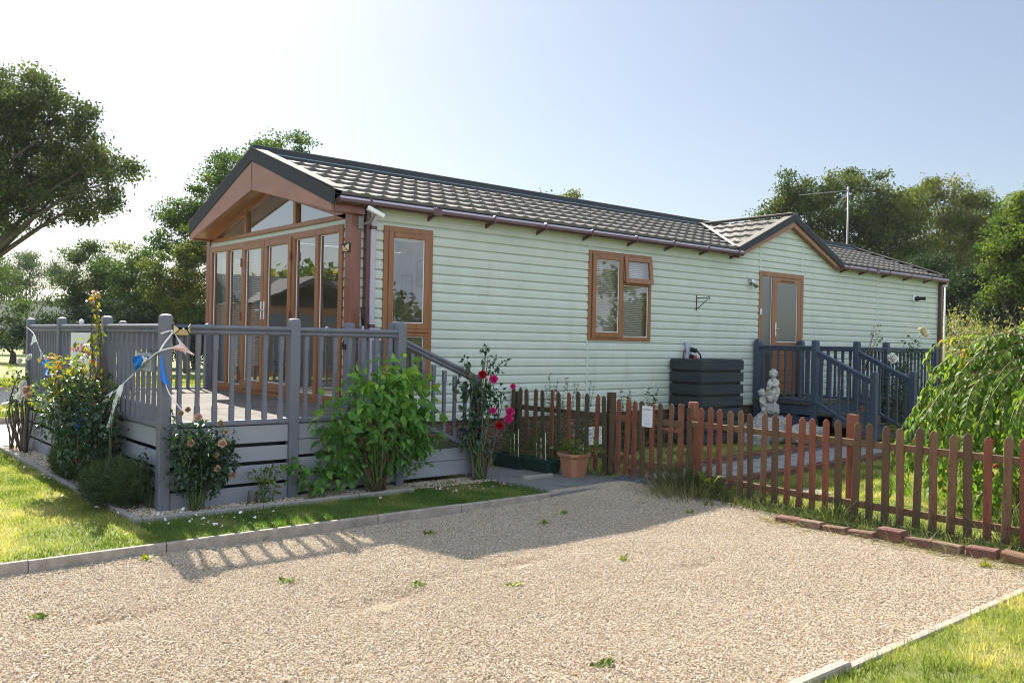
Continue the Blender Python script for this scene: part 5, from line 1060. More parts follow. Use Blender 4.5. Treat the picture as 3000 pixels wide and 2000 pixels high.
bush('trailing_plant', 'low spreading plant with heart shaped leaves at the foot of the second deck post', 'plant', (-1.12, -1.36, 0), [(-1.12, -1.36, .20, .34, .12, .14), (-1.35, -1.32, .34, .16, .1, .08), (-.86, -1.38, .22, .2, .12, .14)], 130, .085, 'leaf_berry', 23, OVATE, .72, 12, .004, 'stem_green', .6, 0, .25)
bush('sapling', 'small pale green sapling with compound leaves below the deck boards', 'plant', (-1.62, -1.32, 0), [(-1.62, -1.32, .27, .17, .12, .07), (-1.60, -1.32, .12, .13, .1, .08), (-1.5, -1.32, .33, .12, .1, .05)], 120, .055, 'leaf_bright', 24, OVATE, .5, 10, .004, 'stem_green', .6, .1, .1)
b = MB(); b.tube([(-1.78, -1.30, 0), (-1.77, -1.31, .14)], .016, 7); b.tube([(-1.70, -1.30, 0), (-1.69, -1.30, .12)], .013, 7); o = b.build('cut_stump', 'bark', None, True); tag(o, 'two short cut stumps beside the small sapling', 'stump')
rb = bush('rose_bush', 'bushy apricot rose with faded flowers in front of the deck corner post', 'rose', (-2.28, -1.33, 0),
     [(-2.26, -1.33, .52, .27, .20, .27), (-2.14, -1.32, .44, .24, .18, .24), (-2.30, -1.34, .34, .26, .18, .2), (-2.47, -1.33, .74, .10, .1, .16), (-2.06, -1.32, .62, .14, .1, .14), (-2.22, -1.36, .40, .30, .18, .28), (-2.30, -1.36, .60, .26, .18, .22)], 2500, .047, 'leaf_rose', 25, FOLD, .68, 16, .007, 'stem_green', .5, .15, .15, .12, 2.2, .5, None, .25)
for k, (u, z, m_, r_) in enumerate(((-2.34, .86, 'rose_apricot', .042), (-2.14, .80, 'rose_faded', .034), (-2.40, .64, 'rose_faded', .040), (-2.12, .62, 'rose_apricot', .046), (-2.16, .40, 'rose_apricot', .036), (-2.02, .33, 'rose_faded', .036), (-2.49, .90, 'rose_faded', .030), (-2.43, .93, 'rose_faded', .03), (-2.17, .52, 'rose_faded', .03), (-2.09, .72, 'rose_faded', .028))): flower(rb, (u, -1.50, z), r_, m_, 30+k)
tr_ = bush('climbing_rose', 'tall upright rose with orange and yellow young shoots in front of the sale sign', 'rose', (-2.74, .12, 0),
     [(-2.82, .20, .74, .32, .46, .34), (-2.84, .10, .46, .30, .44, .26), (-2.80, .32, 1.00, .28, .50, .24), (-2.78, -.12, .62, .24, .3, .28), (-2.98, .45, .70, .22, .3, .28)], 2300, .060, 'leaf_rose', 26, FOLD, .66, 18, .011, 'stem_brown', .5, .1, .2, .14, 2., .5, None, .2)
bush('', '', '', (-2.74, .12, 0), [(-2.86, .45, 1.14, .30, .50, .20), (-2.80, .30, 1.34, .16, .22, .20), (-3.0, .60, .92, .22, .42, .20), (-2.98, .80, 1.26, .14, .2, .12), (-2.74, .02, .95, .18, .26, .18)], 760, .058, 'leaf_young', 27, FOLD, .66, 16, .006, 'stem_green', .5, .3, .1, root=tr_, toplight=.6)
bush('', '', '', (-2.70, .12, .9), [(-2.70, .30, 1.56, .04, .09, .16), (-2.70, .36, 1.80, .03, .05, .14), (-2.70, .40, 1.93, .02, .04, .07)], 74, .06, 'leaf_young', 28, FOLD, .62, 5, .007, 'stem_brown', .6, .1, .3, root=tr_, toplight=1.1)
bush('', '', '', (-2.7, -.3, 0), [(-2.70, -.34, .96, .04, .12, .06)], 16, .05, 'leaf_young', 29, FOLD, .6, 3, .005, 'stem_green', root=tr_)
b = MB(); rg = np.random.default_rng(9)
for e in ((-2.70, .42, 1.95), (-2.74, .7, 1.25), (-2.72, .1, 1.0), (-2.72, .55, 1.1), (-2.7, -.1, .8)): b.tube(curve_pts((-2.68, .12+rg.normal()*.05, -.02), e, 7, .05, 0, rg), [.022, .019, .016, .013, .010, .007, .004], 7)
b.build('stem', 'bark', tr_, True, fix=False)
wr_ = bush('white_rose', 'straggly white rose with bare woody stems at the far end of the flower bed', 'rose', (-2.66, 3.75, 0), [(-2.64, 3.62, .70, .16, .28, .16), (-2.66, 3.95, .98, .10, .22, .12), (-2.70, 4.10, .55, .12, .2, .2)], 190, .055, 'leaf_rose', 41, FOLD, .66, 9, .009, 'bark', .5, .1, .1)
bush('', '', '', (-2.70, 4.15, 0), [(-2.74, 4.25, .52, .14, .28, .10), (-2.72, 4.2, .9, .1, .25, .22), (-2.7, 3.2, 1.0, .06, .2, .1)], 120, .055, 'leaf_yellowgreen', 42, FOLD, .66, 8, .008, 'bark', .5, .2, .1, root=wr_)
for k, (y_, z_, r_) in enumerate(((3.66, .74, .075), (3.50, .76, .085), (3.36, .82, .085), (3.42, .90, .07), (3.95, .78, .045), (3.62, 1.20, .05), (3.1, 1.26, .05), (3.2, .80, .05))): flower(wr_, (-2.74, y_, z_), r_, 'rose_white', 50+k, facing=(-.7, -.5, .4))
for k, (y_, z_, r_) in enumerate(((2.9, .86, .07), (2.78, .80, .06))): flower(wr_, (-2.8, y_, z_), r_, 'rose_apricot', 60+k, facing=(-.7, -.5, .4))
b = MB(); rg = np.random.default_rng(10)
for e, r_ in (((-2.62, 3.55, .72), .028), ((-2.66, 3.9, .8), .02), ((-2.72, 4.2, .6), .018), ((-2.7, 4.3, .45), .016), ((-2.68, 4.0, 1.0), .014)): b.tube(curve_pts((-2.66, 3.75+rg.normal()*.14, -.02), e, 7, .07, 0, rg), [r_*x for x in (1.2, 1.1, 1, .9, .75, .6, .4)], 7)
b.build('stem', 'bark', wr_, True, fix=False)
bush('bare_rose', 'nearly leafless old rose with twisted stems against the pale skirt boards', 'rose', (-2.66, 1.75, 0), [(-2.66, 1.9, .42, .1, .26, .2), (-2.66, 1.6, .3, .1, .26, .16)], 60, .05, 'leaf_rose', 43, FOLD, .66, 12, .011, 'bark', .5, .1, .1)
for nm, lab, c, bl, n_, sd_ in (('heather_shrub', 'feathery low evergreen shrub in the middle of the flower bed', (-2.72, 1.05, 0), [(-2.72, 1.12, .20, .18, .42, .20), (-2.70, 1.45, .16, .15, .22, .2), (-2.7, .8, .24, .16, .2, .2)], 5200, 44), ('heather_shrub', 'rounded dark evergreen shrub spilling over the kerb left of the corner post', (-2.74, -.62, 0), [(-2.78, -.62, .20, .26, .44, .22), (-2.74, -.90, .25, .2, .26, .22), (-2.78, -.3, .16, .2, .25, .2)], 7600, 45)):
    bush(nm, lab, 'shrub', c, bl, n_, .062, 'leaf_heather', sd_, NEEDLE, .10, 30, .004, 'stem_brown', .5, .5, 0, .12, 2.5, .38, 'low evergreen shrubs in the bed', .35, 2, .012)
bush('rose_sucker', 'thin leafy rose shoot between the round shrub and the corner post', 'rose', (-2.56, -1.0, 0), [(-2.60, -.98, .30, .07, .12, .16), (-2.60, -.94, .48, .06, .1, .08)], 90, .05, 'leaf_rose', 46, FOLD, .62, 5, .005, 'stem_green')
cr = bush('climbing_rose', 'magenta climbing rose on the newel post of the deck steps', 'rose', (.92, -1.34, 0),
     [(.90, -1.30, .86, .26, .14, .26), (.82, -1.30, .55, .2, .14, .26), (1.06, -1.30, .98, .22, .14, .18), (.74, -1.28, 1.08, .18, .12, .16), (1.0, -1.32, .36, .18, .13, .16), (1.12, -1.28, 1.28, .14, .1, .10)], 620, .066, 'leaf_rose', 47, FOLD, .62, 18, .009, 'stem_green', .5, .05, .3, .12, 2., .5)
bush('', '', '', (.95, -1.30, .9), [(1.02, -1.26, 1.46, .05, .05, .14), (.74, -1.28, 1.34, .05, .05, .10), (1.25, -1.26, 1.36, .1, .06, .04)], 44, .07, 'leaf_rose', 48, FOLD, .5, 8, .006, 'stem_green', .6, .1, .1, root=cr)
for k, (x_, z_, m_, r_) in enumerate(((.86, 1.20, 'rose_red', .058), (1.02, 1.145, 'rose_magenta', .060), (1.31, 1.06, 'rose_magenta', .040), (1.02, .79, 'rose_magenta', .048), (1.27, .77, 'rose_magenta', .062), (1.25, .69, 'rose_magenta', .062), (1.12, .62, 'rose_red', .060), (1.22, .83, 'rose_faded', .03), (.70, 1.19, 'rose_faded', .024))): flower(cr, (x_, -1.42, z_), r_, m_, 80+k)
b = MB(); rg = np.random.default_rng(12)
for e in ((.86, -1.3, 1.1), (1.05, -1.28, 1.4), (.75, -1.28, 1.3), (.72, -1.3, .5), (1.2, -1.3, .9)): b.tube(curve_pts((.92+rg.normal()*.05, -1.34, -.02), e, 7, .07, 0, rg), [.018, .016, .014, .012, .010, .007, .004], 7)
b.build('stem', 'bark', cr, True, fix=False)
# ---- plants in and behind the planters
bush('pot_seedlings', 'leafy seedlings growing in the terracotta pot', 'plant', (2.06, -1.68, .25), [(2.04, -1.68, .36, .15, .13, .07), (2.12, -1.98, .36, .08, .12, .06), (2.0, -1.44, .30, .08, .10, .05), (2.1, -1.72, .18, .12, .1, .03)], 60, .085, 'leaf_bright', 91, OVATE, .75, 12, .004, 'stem_green', .5, .1, .2)
lo_ = bush('lobelia', 'blue lobelia with grey green leaves in the dark brown pot', 'plant', (1.6, -.30, .28), [(1.6, -.30, .36, .18, .18, .11)], 420, .022, 'leaf_grey', 92, FOLD, .5, 10, .003, 'stem_green')
b = MB(); rg = np.random.default_rng(13)
for k in range(46): d = rg.normal(size=3); d /= np.linalg.norm(d); b.ball((1.6+d[0]*.18, -.30+d[1]*.18, .36+abs(d[2])*.10), .010, 5, 4)
b.build('flower', 'lobelia', lo_, True)
for k, (y_, lab) in enumerate(((-.70, 'weedy green seedlings and canes in the trough nearest the brown pot'), (-1.20, 'straggly seedlings and dry stalks in the trough beside the terracotta pot'))):
    t_ = bush('trough_plants', lab, 'plant', (1.95, y_, .13), [(1.95, y_, .24, .1, .22, .12), (1.95, y_+.1, .36, .08, .12, .14)], 260, .035, 'leaf_hedge' if k else 'leaf_mid', 93+k, FOLD, .45, 16, .003, 'stem_green', .5, .4)
    b = MB()
    for j in range(3): b.tube([(1.93+.03*j, y_-.12+.11*j, .12), (1.94+.02*j, y_-.10+.1*j, .48-.07*j)], .005, 5)
    b.build('cane', 'leaf_weed' if False else 'cream', t_)
def spires(name, lab, c, n, h, spread, leaf, m, seed, grp=None):
    rg = np.random.default_rng(seed); root = thing(name, lab, 'plant', c, grp); P = []; A = []; b_ = MB()
    for k in range(n):
        x0, y0 = c[0]+rg.normal()*spread[0], c[1]+rg.normal()*spread[1]; hh = h*(.55+.5*rg.random()); e = (x0+rg.normal()*.06, y0+rg.normal()*.06, c[2]+hh); q = curve_pts((c[0]+(x0-c[0])*.6, c[1]+(y0-c[1])*.6, c[2]), e, 6, .03, 0, rg); b_.tube(q, [.005, .0045, .004, .0035, .003, .002], 4)
        for j in range(int(hh/.016)): t_ = rg.random()**.8; i_ = min(int(t_*5), 4); f_ = t_*5-i_; P.append(q[i_]*(1-f_)+q[i_+1]*f_); a_ = rg.random()*6.283; A.append((math.cos(a_), math.sin(a_), .45))
    P, A = np.array(P), np.array(A); link('foliage', leaf_mesh('foliage', P, A, rg.normal(size=P.shape)*.3+np.array([0, 0, 1.]), leaf*(.6+.7*rg.random(len(P))), .42, FOLD, rg), m, root); b_.build('stem', 'stem_green', root, True, fix=False); return root
spires('catmint', 'tall grey green spires behind the left end of the picket fence', (3.05, -.42, 0), 26, 1.10, (.22, .2), .040, 'leaf_grey', 101)
bush('variegated_shrub', 'cream and green variegated shrub spreading behind the planters', 'shrub', (2.75, -.45, 0), [(2.72, -.3, .35, .2, .4, .34), (2.8, -1.0, .30, .2, .5, .3), (2.2, -.22, .34, .3, .14, .22)], 1500, .032, 'leaf_variegated', 102, FOLD, .5, 20, .004, 'stem_green')
for k, (c, h, lab) in enumerate((((4.3, -.55, 0), .88, 'weedy white flowered plant against the wall, behind the gate'), ((4.95, -.34, 0), 1.0, 'taller weedy plant with pale flower tips left of the slatted box'))):
    t_ = spires('wall_weed', lab, c, 9, h, (.16, .1), .06, 'leaf_hedge', 103+k, 'weeds along the lodge wall'); b = MB(); rg = np.random.default_rng(k)
    for j in range(16): b.ball((c[0]+rg.normal()*.13, c[1]-.05+rg.normal()*.08, h*(.8+.2*rg.random())), .010, 5, 4)
    b.build('flower', 'rose_white', t_, True)
bush('green_border', 'dark green leafy plants along the lodge wall behind the gate', 'plant', (4.4, -.35, 0), [(4.2, -.3, .3, .8, .22, .26), (5.2, -.3, .22, .4, .2, .22)], 900, .06, 'leaf_dark', 105, FOLD, .5, 20, .004, 'stem_green')
b = MB(); b.prism([(3.15, -.78, .42), (3.55, -.78, .42), (3.5, -.76, .20), (3.2, -.76, .20)], (0, .02, 0)); b.tube([(3.16, -.78, .42), (3.1, -.76, 0)], .012, 6); b.tube([(3.54, -.78, .42), (3.6, -.76, 0)], .012, 6); b.bar((3.1, -.79, .43), (3.6, -.79, .43), .03, .03); o = b.build('garden_stand', 'white_plastic'); tag(o, 'small pale folding stand glimpsed behind the planters', 'stand')
# ---- weeping cherry, hypericum, entrance roses
def weeping(c, top, n, seed):
    rg = np.random.default_rng(seed); root = thing('weeping_cherry', 'weeping cherry tree with arching branches hanging over the picket fence', 'tree', c); P = []; A = []; N = []; RN = []; b_ = MB()
    b_.tube(curve_pts(c, (c[0], c[1], top-.35), 6, .04, 0, rg), [.06, .055, .05, .05, .055, .06], 8); b_.build('trunk', 'bark', root, True, fix=False); b_ = MB()
    for k in range(n):
        a_ = k*2.39996+rg.normal()*.2; rad = (.35+1.5*rg.random()**.8)*(1+.25*math.sin(a_*2+1)); lev = rg.random(); rise = .34*(1-rad/1.9)*lev-.25*(1-lev); drop = (.35+1.05*rg.random())
        if rad > 1.3: drop = max(drop, .9); rise -= .12
        q = []
        for t_ in np.linspace(0, 1, 12):
            rr = rad*(1-(1-t_)**2.2); z_ = top-.38+rise*math.sin(min(t_*2.2, 1)*math.pi*.5)*1.1-drop*max(0, t_-.35)**1.5*1.9*(.55+.45*rad); wob = .07*math.sin(t_*5+k*1.7)*t_; q.append((c[0]+rr*math.cos(a_+t_*(.3*math.sin(k*3.1)))+wob, c[1]+rr*math.sin(a_+t_*(.3*math.sin(k*3.1)))-wob*.6, max(z_, .10+.2*rg.random()*0)))
        q = np.array(q); b_.tube(q, list(np.linspace(.009, .002, 12)), 5)
        seg = np.linalg.norm(np.diff(q, axis=0), axis=1); nl = int(seg.sum()/.027)
        for j in range(nl):
            t_ = (j+rg.random())/nl*11; i_ = min(int(t_), 10); f_ = t_-i_; p = q[i_]*(1-f_)+q[i_+1]*f_; d = q[i_+1]-q[i_]; d /= np.linalg.norm(d)+1e-6
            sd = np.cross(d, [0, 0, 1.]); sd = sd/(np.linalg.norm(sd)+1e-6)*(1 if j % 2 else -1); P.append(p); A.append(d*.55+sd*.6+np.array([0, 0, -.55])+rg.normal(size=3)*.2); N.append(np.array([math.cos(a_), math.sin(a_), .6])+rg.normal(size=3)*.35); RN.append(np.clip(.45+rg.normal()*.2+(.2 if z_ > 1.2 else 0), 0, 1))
    P, A, N = np.array(P), np.array(A), np.array(N); link('foliage', leaf_mesh('foliage', P, A, N, .108*(.4+.85*rg.random(len(P))), .50, OVATE, rg, np.array(RN)), 'leaf_cherry', root); b_.build('twig', 'cherry_twig', root, True, fix=False)
weeping((5.15, -5.75, 0), 2.02, 250, 110)
wc_ = [o_ for o_ in bpy.data.objects if o_.name == 'weeping_cherry'][0]
bush('', '', '', (5.2, -5.8, .2), [(5.3, -5.9, .95, .75, .75, .6), (5.5, -6.3, .8, .7, .6, .5)], 1500, .085, 'leaf_dark', 116, OVATE, .55, 0, root=wc_)  # dark leaf fill puts the crown's inner shade into the colour
hy = bush('hypericum', 'berry bearing shrub with bare twigs behind the fence at the right edge', 'shrub', (3.35, -6.1, 0), [(3.35, -6.1, .42, .3, .42, .36), (3.3, -6.4, .62, .22, .3, .2), (3.5, -5.8, .3, .24, .3, .26)], 330, .07, 'leaf_cherry', 111, OVATE, .55, 30, .005, 'stem_brown', .6, .1)
b = MB(); rg = np.random.default_rng(14)
for k in range(11):
    c0 = np.array([3.2+rg.normal()*.15, -6.15+rg.normal()*.3, .4+.4*rg.random()])
    b = MB()
    for j in range(6): b.ball(tuple(c0+rg.normal(size=3)*.012), .010, 5, 4)
    b.build('berry_cluster', 'rose_red', hy, True)
er = bush('rose_bush', 'tall white rose bush growing through the blue landing rails', 'rose', (10.2, -1.75, 0), [(10.15, -1.7, 1.25, .36, .3, .30), (10.0, -1.7, .75, .40, .3, .5), (10.4, -1.75, 1.62, .2, .2, .22), (10.5, -1.7, .6, .4, .3, .4)], 1400, .062, 'leaf_rose', 112, FOLD, .6, 20, .008, 'stem_green', .5, .15, .1, .12)
for k, (x_, y_, z_, m_, r_) in enumerate(((10.42, -1.9, 1.90, 'rose_cream', .11), (10.50, -1.9, 1.86, 'rose_cream', .09), (9.42, -1.85, 1.42, 'rose_white', .11), (9.95, -2.0, .75, 'rose_white', .06), (10.0, -2.0, .35, 'rose_white', .06))): flower(er, (x_, y_, z_), r_, m_, 120+k)
bush('', '', '', (9.5, -1.3, 1.2), [(9.65, -1.45, 1.8, .10, .08, .22)], 34, .055, 'leaf_young', 113, FOLD, .55, 5, .006, 'stem_brown', root=er, toplight=.8)
bush('corner_shrub', 'bright green shrub at the far right corner of the lodge', 'shrub', (14.6, -.95, 0), [(14.6, -.9, 1.0, .6, .5, .5), (14.3, -1.1, .6, .8, .6, .6), (15.2, -.8, 1.3, .5, .4, .4), (14.0, -1.3, .8, .5, .4, .5)], 2600, .09, 'leaf_bright', 114, FOLD, .5, 20, .008, 'stem_green', .5, .3, 0, .1)
bush('dark_border', 'dark leafy plants below the blue landing rails', 'plant', (10.8, -1.6, 0), [(11, -1.7, .35, 1.2, .4, .4), (12.6, -1.8, .5, .8, .4, .5)], 1500, .07, 'leaf_dark', 115, FOLD, .5, 16, .006, 'stem_green')
rf_ = MB()
for k in range(2): rf_.box(12.3+k*.9, 12.36+k*.9, -3.0, -2.94, 0, .95, .006)
for z_ in (.55, .85): rf_.box(12.1, 13.5, -3.0, -2.97, z_, z_+.08, .006)
o = rf_.build('rustic_fence', 'picket_old'); tag(o, 'short dark wooden rail fence behind the weeping cherry', 'fence')
# ------------------------------------------------------------------ rough grass, weeds, petals
def tuft(name, lab, c, n, h, spread, m, seed, cat='grass', wd=.006, grp=None):
    rg = np.random.default_rng(seed); P = np.array(c)+rg.normal(size=(n, 3))*np.array([spread, spread, 0]); d = P-np.array(c); A = d/max(spread, .01)*.45+rg.normal(size=(n, 3))*.35+np.array([0, 0, 1.]); A[:, 2] = np.abs(A[:, 2])
    T = (np.array([(0, -.5, 0), (.5, -.4, .02), (1, 0, -.22), (.5, .4, .02), (0, .5, 0)]), [np.array([(0, 1, 3, 4)]), np.array([(1, 2, 3)])])
    o_ = link(name, leaf_mesh(name, P, A, rg.normal(size=(n, 3))*.5+np.array([0, 0, .5]), h*(.5+.8*rg.random(n)), wd/h, T, rg), m); return tag(o_, lab, cat, grp)
tuft('grass_tuft', 'large shaggy tuft of dry grass at the gate post foot', (2.30, -3.12, 0), 620, .34, .13, 'grass_tuft', 131, grp='grass tufts at the fence'); tuft('grass_tuft', 'pale dead grass mat spreading before the gate post', (2.12, -3.30, 0), 700, .16, .20, 'grass_dry', 132, grp='grass tufts at the fence')
tuft('grass_tuft', 'fresh green grass tuft at the square fence post', (2.28, -4.86, 0), 240, .20, .07, 'grass_tuft', 133, grp='grass tufts at the fence'); tuft('grass_tuft', 'tall thin grass clump between pickets near the right edge', (2.62, -6.28, 0), 160, .42, .06, 'grass_tuft', 134, grp='grass tufts at the fence')
rg = np.random.default_rng(15); n = 5200; y = rg.uniform(-6.9, -3.0, n); x = 2.30+rg.normal(size=n)*.14; n2 = 900; x = np.concatenate([x, 2.35+rg.normal(size=n2)*.08]); y = np.concatenate([y, rg.uniform(-1.9, 0, n2)])
A = rg.normal(size=(len(x), 3))*.6+np.array([-.1, 0, .75]); A[:, 2] = np.abs(A[:, 2]); o = link('rough_grass', leaf_mesh('rough_grass', np.stack([x, y, x*0], -1), A, rg.normal(size=A.shape), .10*(.5+.9*rg.random(len(x))), .06, NEEDLE, rg, np.clip(rg.random(len(x))*1.2-.1, 0, 1)), 'grass_tuft'); tag(o, 'rough grass fringe along the foot of the picket fence', 'grass', kind='stuff')
n = 1500; y = rg.uniform(-6.85, -4.4, n); x = 1.86+rg.normal(size=n)*.10; A = rg.normal(size=(n, 3))*np.array([1, 1, .25])+np.array([0, 0, .15]); o = link('dead_grass', leaf_mesh('dead_grass', np.stack([x, y, -.03+.02*rg.random(n)], -1), A, rg.normal(size=A.shape), .12*(.4+.9*rg.random(n)), .035, NEEDLE, rg), 'grass_dry'); tag(o, 'dead grass clippings lying along the bricks', 'grass', kind='stuff')
WD = [(-.25, -4.6, .10, 'small bright weed clump in the middle of the gravel'), (-1.86, -4.24, .05, 'tiny weed in the gravel left of the bare patch'), (-.92, -3.0, .06, 'flat weed in the shaded gravel below the berry bush'), (-1.36, -4.62, .08, 'low spreading weed in the gravel below the bare patch'), (-1.93, -6.01, .07, 'small weed sprig near the bottom edge of the picture'), (-3.98, -3.52, .06, 'tiny weed in the gravel at the left edge'), (.18, -3.22, .05, 'small weed in the shaded gravel beyond the kerb'), (1.54, -3.8, .07, 'yellowish weed near the fence grass'),
      (-2.52, -3.65, .07, 'reddish weed sprig below the baluster shadows'), (1.74, -6.38, .10, 'upright yellow green weed beside the dark bricks'), (1.95, -3.72, .10, 'leafy weed rosette at the foot of the fence'), (.6, -3.05, .08, 'greyish weed patch in the shaded gravel'), (-3.1, -2.58, .06, 'small weed at the foot of the kerb')]
for k, (x_, y_, r_, lab) in enumerate(WD):
    z0 = float(gravel_h(np.array(x_), np.array(y_))); rg2 = np.random.default_rng(200+k); n = 26; P = np.array([x_, y_, z0+.005])+rg2.normal(size=(n, 3))*np.array([r_*.45, r_*.3, 0]); A = rg2.normal(size=(n, 3))*np.array([1, 1, .3])+np.array([0, 0, .4 if k != 9 else 1.6])
    o = link('gravel_weed', leaf_mesh('gravel_weed', P, A, rg2.normal(size=(n, 3))*.4+np.array([0, 0, 1.]), .045*(.5+.8*rg2.random(n)), .5, FOLD, rg2), 'leaf_bright' if k % 3 else 'leaf_yellowgreen'); tag(o, lab, 'weed', 'weeds in the gravel')
bush('burdock', 'broad leaved green weed at the fence foot beside the dry grass', 'weed', (2.25, -3.55, 0), [(2.22, -3.55, .12, .12, .14, .12)], 26, .12, 'leaf_bright', 141, OVATE, .6, 6, .005, 'stem_green')
def petals(name, lab, m, pts, seed):
    rg = np.random.default_rng(seed); P = np.array(pts); A = rg.normal(size=P.shape)*np.array([1, 1, .3]); o_ = link(name, leaf_mesh(name, P, A, rg.normal(size=P.shape)*.3+np.array([0, 0, 1.]), .045*(.5+.7*rg.random(len(P))), .8, FOLD, rg), m); tag(o_, lab, 'petals', kind='stuff')
petals('pink_petals', 'fallen pink rose petals on the grass below the climbing rose', 'petal_pink', [(x_, y_, .03) for x_, y_ in zip(rg.uniform(.1, 1.0, 38), rg.uniform(-1.95, -1.45, 38))]+[(-.62, -1.75, .035), (-2.2, -2.0, .03)], 142)
petals('white_petals', 'fallen white petals on the lawn before the corner rose', 'petal_white', [(x_, y_, .035) for x_, y_ in zip(rg.normal(size=26)*.28-2.25, rg.normal(size=26)*.14-1.85)]+[(-2.9+rg.normal()*.06, y_, .03) for y_ in rg.uniform(-1.4, 2.5, 16)]+[(-2.5+rg.normal()*.2, -1.33+rg.normal()*.08, .03) for k in range(10)], 143)
rg = np.random.default_rng(150); n = 60; x = rg.uniform(-4.5, 1.9, n); y = rg.uniform(-6.6, -2.6, n); P = np.stack([x, y, gravel_h(x, y)+.012], -1); A = rg.normal(size=P.shape)*np.array([1, 1, .2]); o = link('fallen_leaves', leaf_mesh('fallen_leaves', P, A, rg.normal(size=P.shape)*.3+np.array([0, 0, 1.]), .035*(.5+.8*rg.random(n)), .5, FOLD, rg), 'rose_faded'); tag(o, 'small dead leaves scattered over the gravel', 'leaves', kind='stuff')
# ------------------------------------------------------------------ trees and hedges
CP = Vector((-5.175, -9.065, 0)); FH = Vector((math.cos(yaw), math.sin(yaw), 0)); RH = Vector((math.sin(yaw), -math.cos(yaw), 0))
def spot(u, d): p = CP+FH*d+RH*((u-1176)/2010*d); return (p.x, p.y, 0)
def crown(d, lst):
    """blobs given by direction, height and width at a distance d from the drive"""
    o_ = []
    for t in lst:
        u, v, ru, rv = t[:4]; dd = d+(t[4] if len(t) > 4 else 0); p = spot(u, dd); s_ = dd/2010; o_.append((p[0], p[1], 1.575+(776+(u-1176)*.02-v)*s_, ru*s_, ru*s_, rv*s_))
    return o_
tree('oak_tree', 'large airy oak with spreading limbs at the left edge of the picture', spot(-200, 30), crown(30, [(20, 230, 110, 90), (-120, 300, 170, 130), (120, 290, 90, 75), (210, 370, 85, 65), (150, 400, 110, 70, 1), (260, 400, 55, 50, -1), (40, 390, 120, 80), (-20, 500, 80, 45), (215, 450, 80, 40), (-60, 180, 90, 60), (110, 470, 90, 45), (60, 180, 60, 50), (170, 260, 60, 50)]), 5200, 14, .115, 'leaf_oak', .25, 301, fork=.40, gap=.30, gs=.55, spread=.26, limbs=50, lean=(1.6, -1.35))
tree('ash_tree', 'tall green tree rising behind the left half of the lodge roof', spot(560, 40), crown(40, [(640, 385, 80, 95), (700, 360, 40, 40), (560, 420, 95, 90), (440, 480, 75, 60), (400, 540, 55, 70), (520, 560, 110, 90), (690, 400, 50, 50), (660, 480, 90, 90)]), 4600, 14, .125, 'leaf_mid', .28, 302, gap=.28, gs=.42, spread=.2, limbs=70)
tree('yellowing_tree', 'smaller tree with yellowing leaves beside the lodge front corner', spot(430, 36), crown(36, [(430, 560, 50, 60), (455, 620, 45, 80), (395, 640, 55, 70), (350, 640, 45, 60), (420, 700, 60, 60)]), 1500, 12, .11, 'leaf_yellow', .12, 303, gap=.46, gs=.7, spread=.16, limbs=60)
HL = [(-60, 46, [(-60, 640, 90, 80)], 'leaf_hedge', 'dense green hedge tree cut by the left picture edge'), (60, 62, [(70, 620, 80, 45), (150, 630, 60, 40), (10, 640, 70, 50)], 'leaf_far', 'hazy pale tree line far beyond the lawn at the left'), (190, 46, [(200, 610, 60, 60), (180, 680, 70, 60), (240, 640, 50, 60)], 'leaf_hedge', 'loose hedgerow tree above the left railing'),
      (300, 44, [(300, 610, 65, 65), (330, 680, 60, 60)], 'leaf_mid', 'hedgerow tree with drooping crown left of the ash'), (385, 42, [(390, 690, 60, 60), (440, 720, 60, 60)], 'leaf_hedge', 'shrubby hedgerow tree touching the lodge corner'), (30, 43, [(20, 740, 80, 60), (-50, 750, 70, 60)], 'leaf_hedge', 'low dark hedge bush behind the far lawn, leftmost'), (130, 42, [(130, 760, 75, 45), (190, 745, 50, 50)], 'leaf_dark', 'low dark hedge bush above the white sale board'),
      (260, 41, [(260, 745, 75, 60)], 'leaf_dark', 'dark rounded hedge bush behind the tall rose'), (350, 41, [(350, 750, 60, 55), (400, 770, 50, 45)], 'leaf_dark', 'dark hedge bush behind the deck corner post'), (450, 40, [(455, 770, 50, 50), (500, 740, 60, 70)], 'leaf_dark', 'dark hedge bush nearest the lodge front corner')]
for k, (u, d, bl, m_, lab) in enumerate(HL):
    tree('hedgerow_tree', lab, spot(u, d), crown(d, bl), int(330*len(bl)*(1.5 if m_ == 'leaf_dark' else 1.)), 19, .125, m_, .14, 310+k, 'trees and bushes of the left hedgerow', fork=.3, gap=.12 if m_ == 'leaf_dark' else .24, gs=.4, spread=.32, limbs=10, shell=.5)
tree('background_tree', 'thin tree top showing above the middle of the roof', spot(1240, 45), crown(45, [(1240, 445, 75, 32), (1300, 470, 55, 28), (1240, 560, 120, 80)]), 800, 14, .13, 'leaf_birch', .25, 330, 'tree tops above the roof', gap=.25, spread=.28)
tree('background_tree', 'low tree tops above the roof left of the porch gable', spot(1620, 46), crown(46, [(1580, 505, 36, 22), (1655, 505, 38, 20), (1710, 515, 30, 26), (1620, 580, 110, 60)]), 900, 14, .13, 'leaf_mid', .25, 331, 'tree tops above the roof', gap=.15, spread=.28)
tree('oak_tree', 'broad dark oak behind the right half of the lodge', spot(1930, 40), crown(40, [(1930, 470, 130, 85), (1830, 520, 90, 80), (2040, 520, 90, 90), (1960, 405, 55, 45), (1850, 430, 70, 50), (1990, 600, 130, 90), (1840, 620, 110, 80), (1770, 560, 50, 60), (2080, 640, 80, 80)]), 6000, 15, .125, 'leaf_oak', .40, 340, gap=.24, gs=.5, spread=.24, limbs=30)
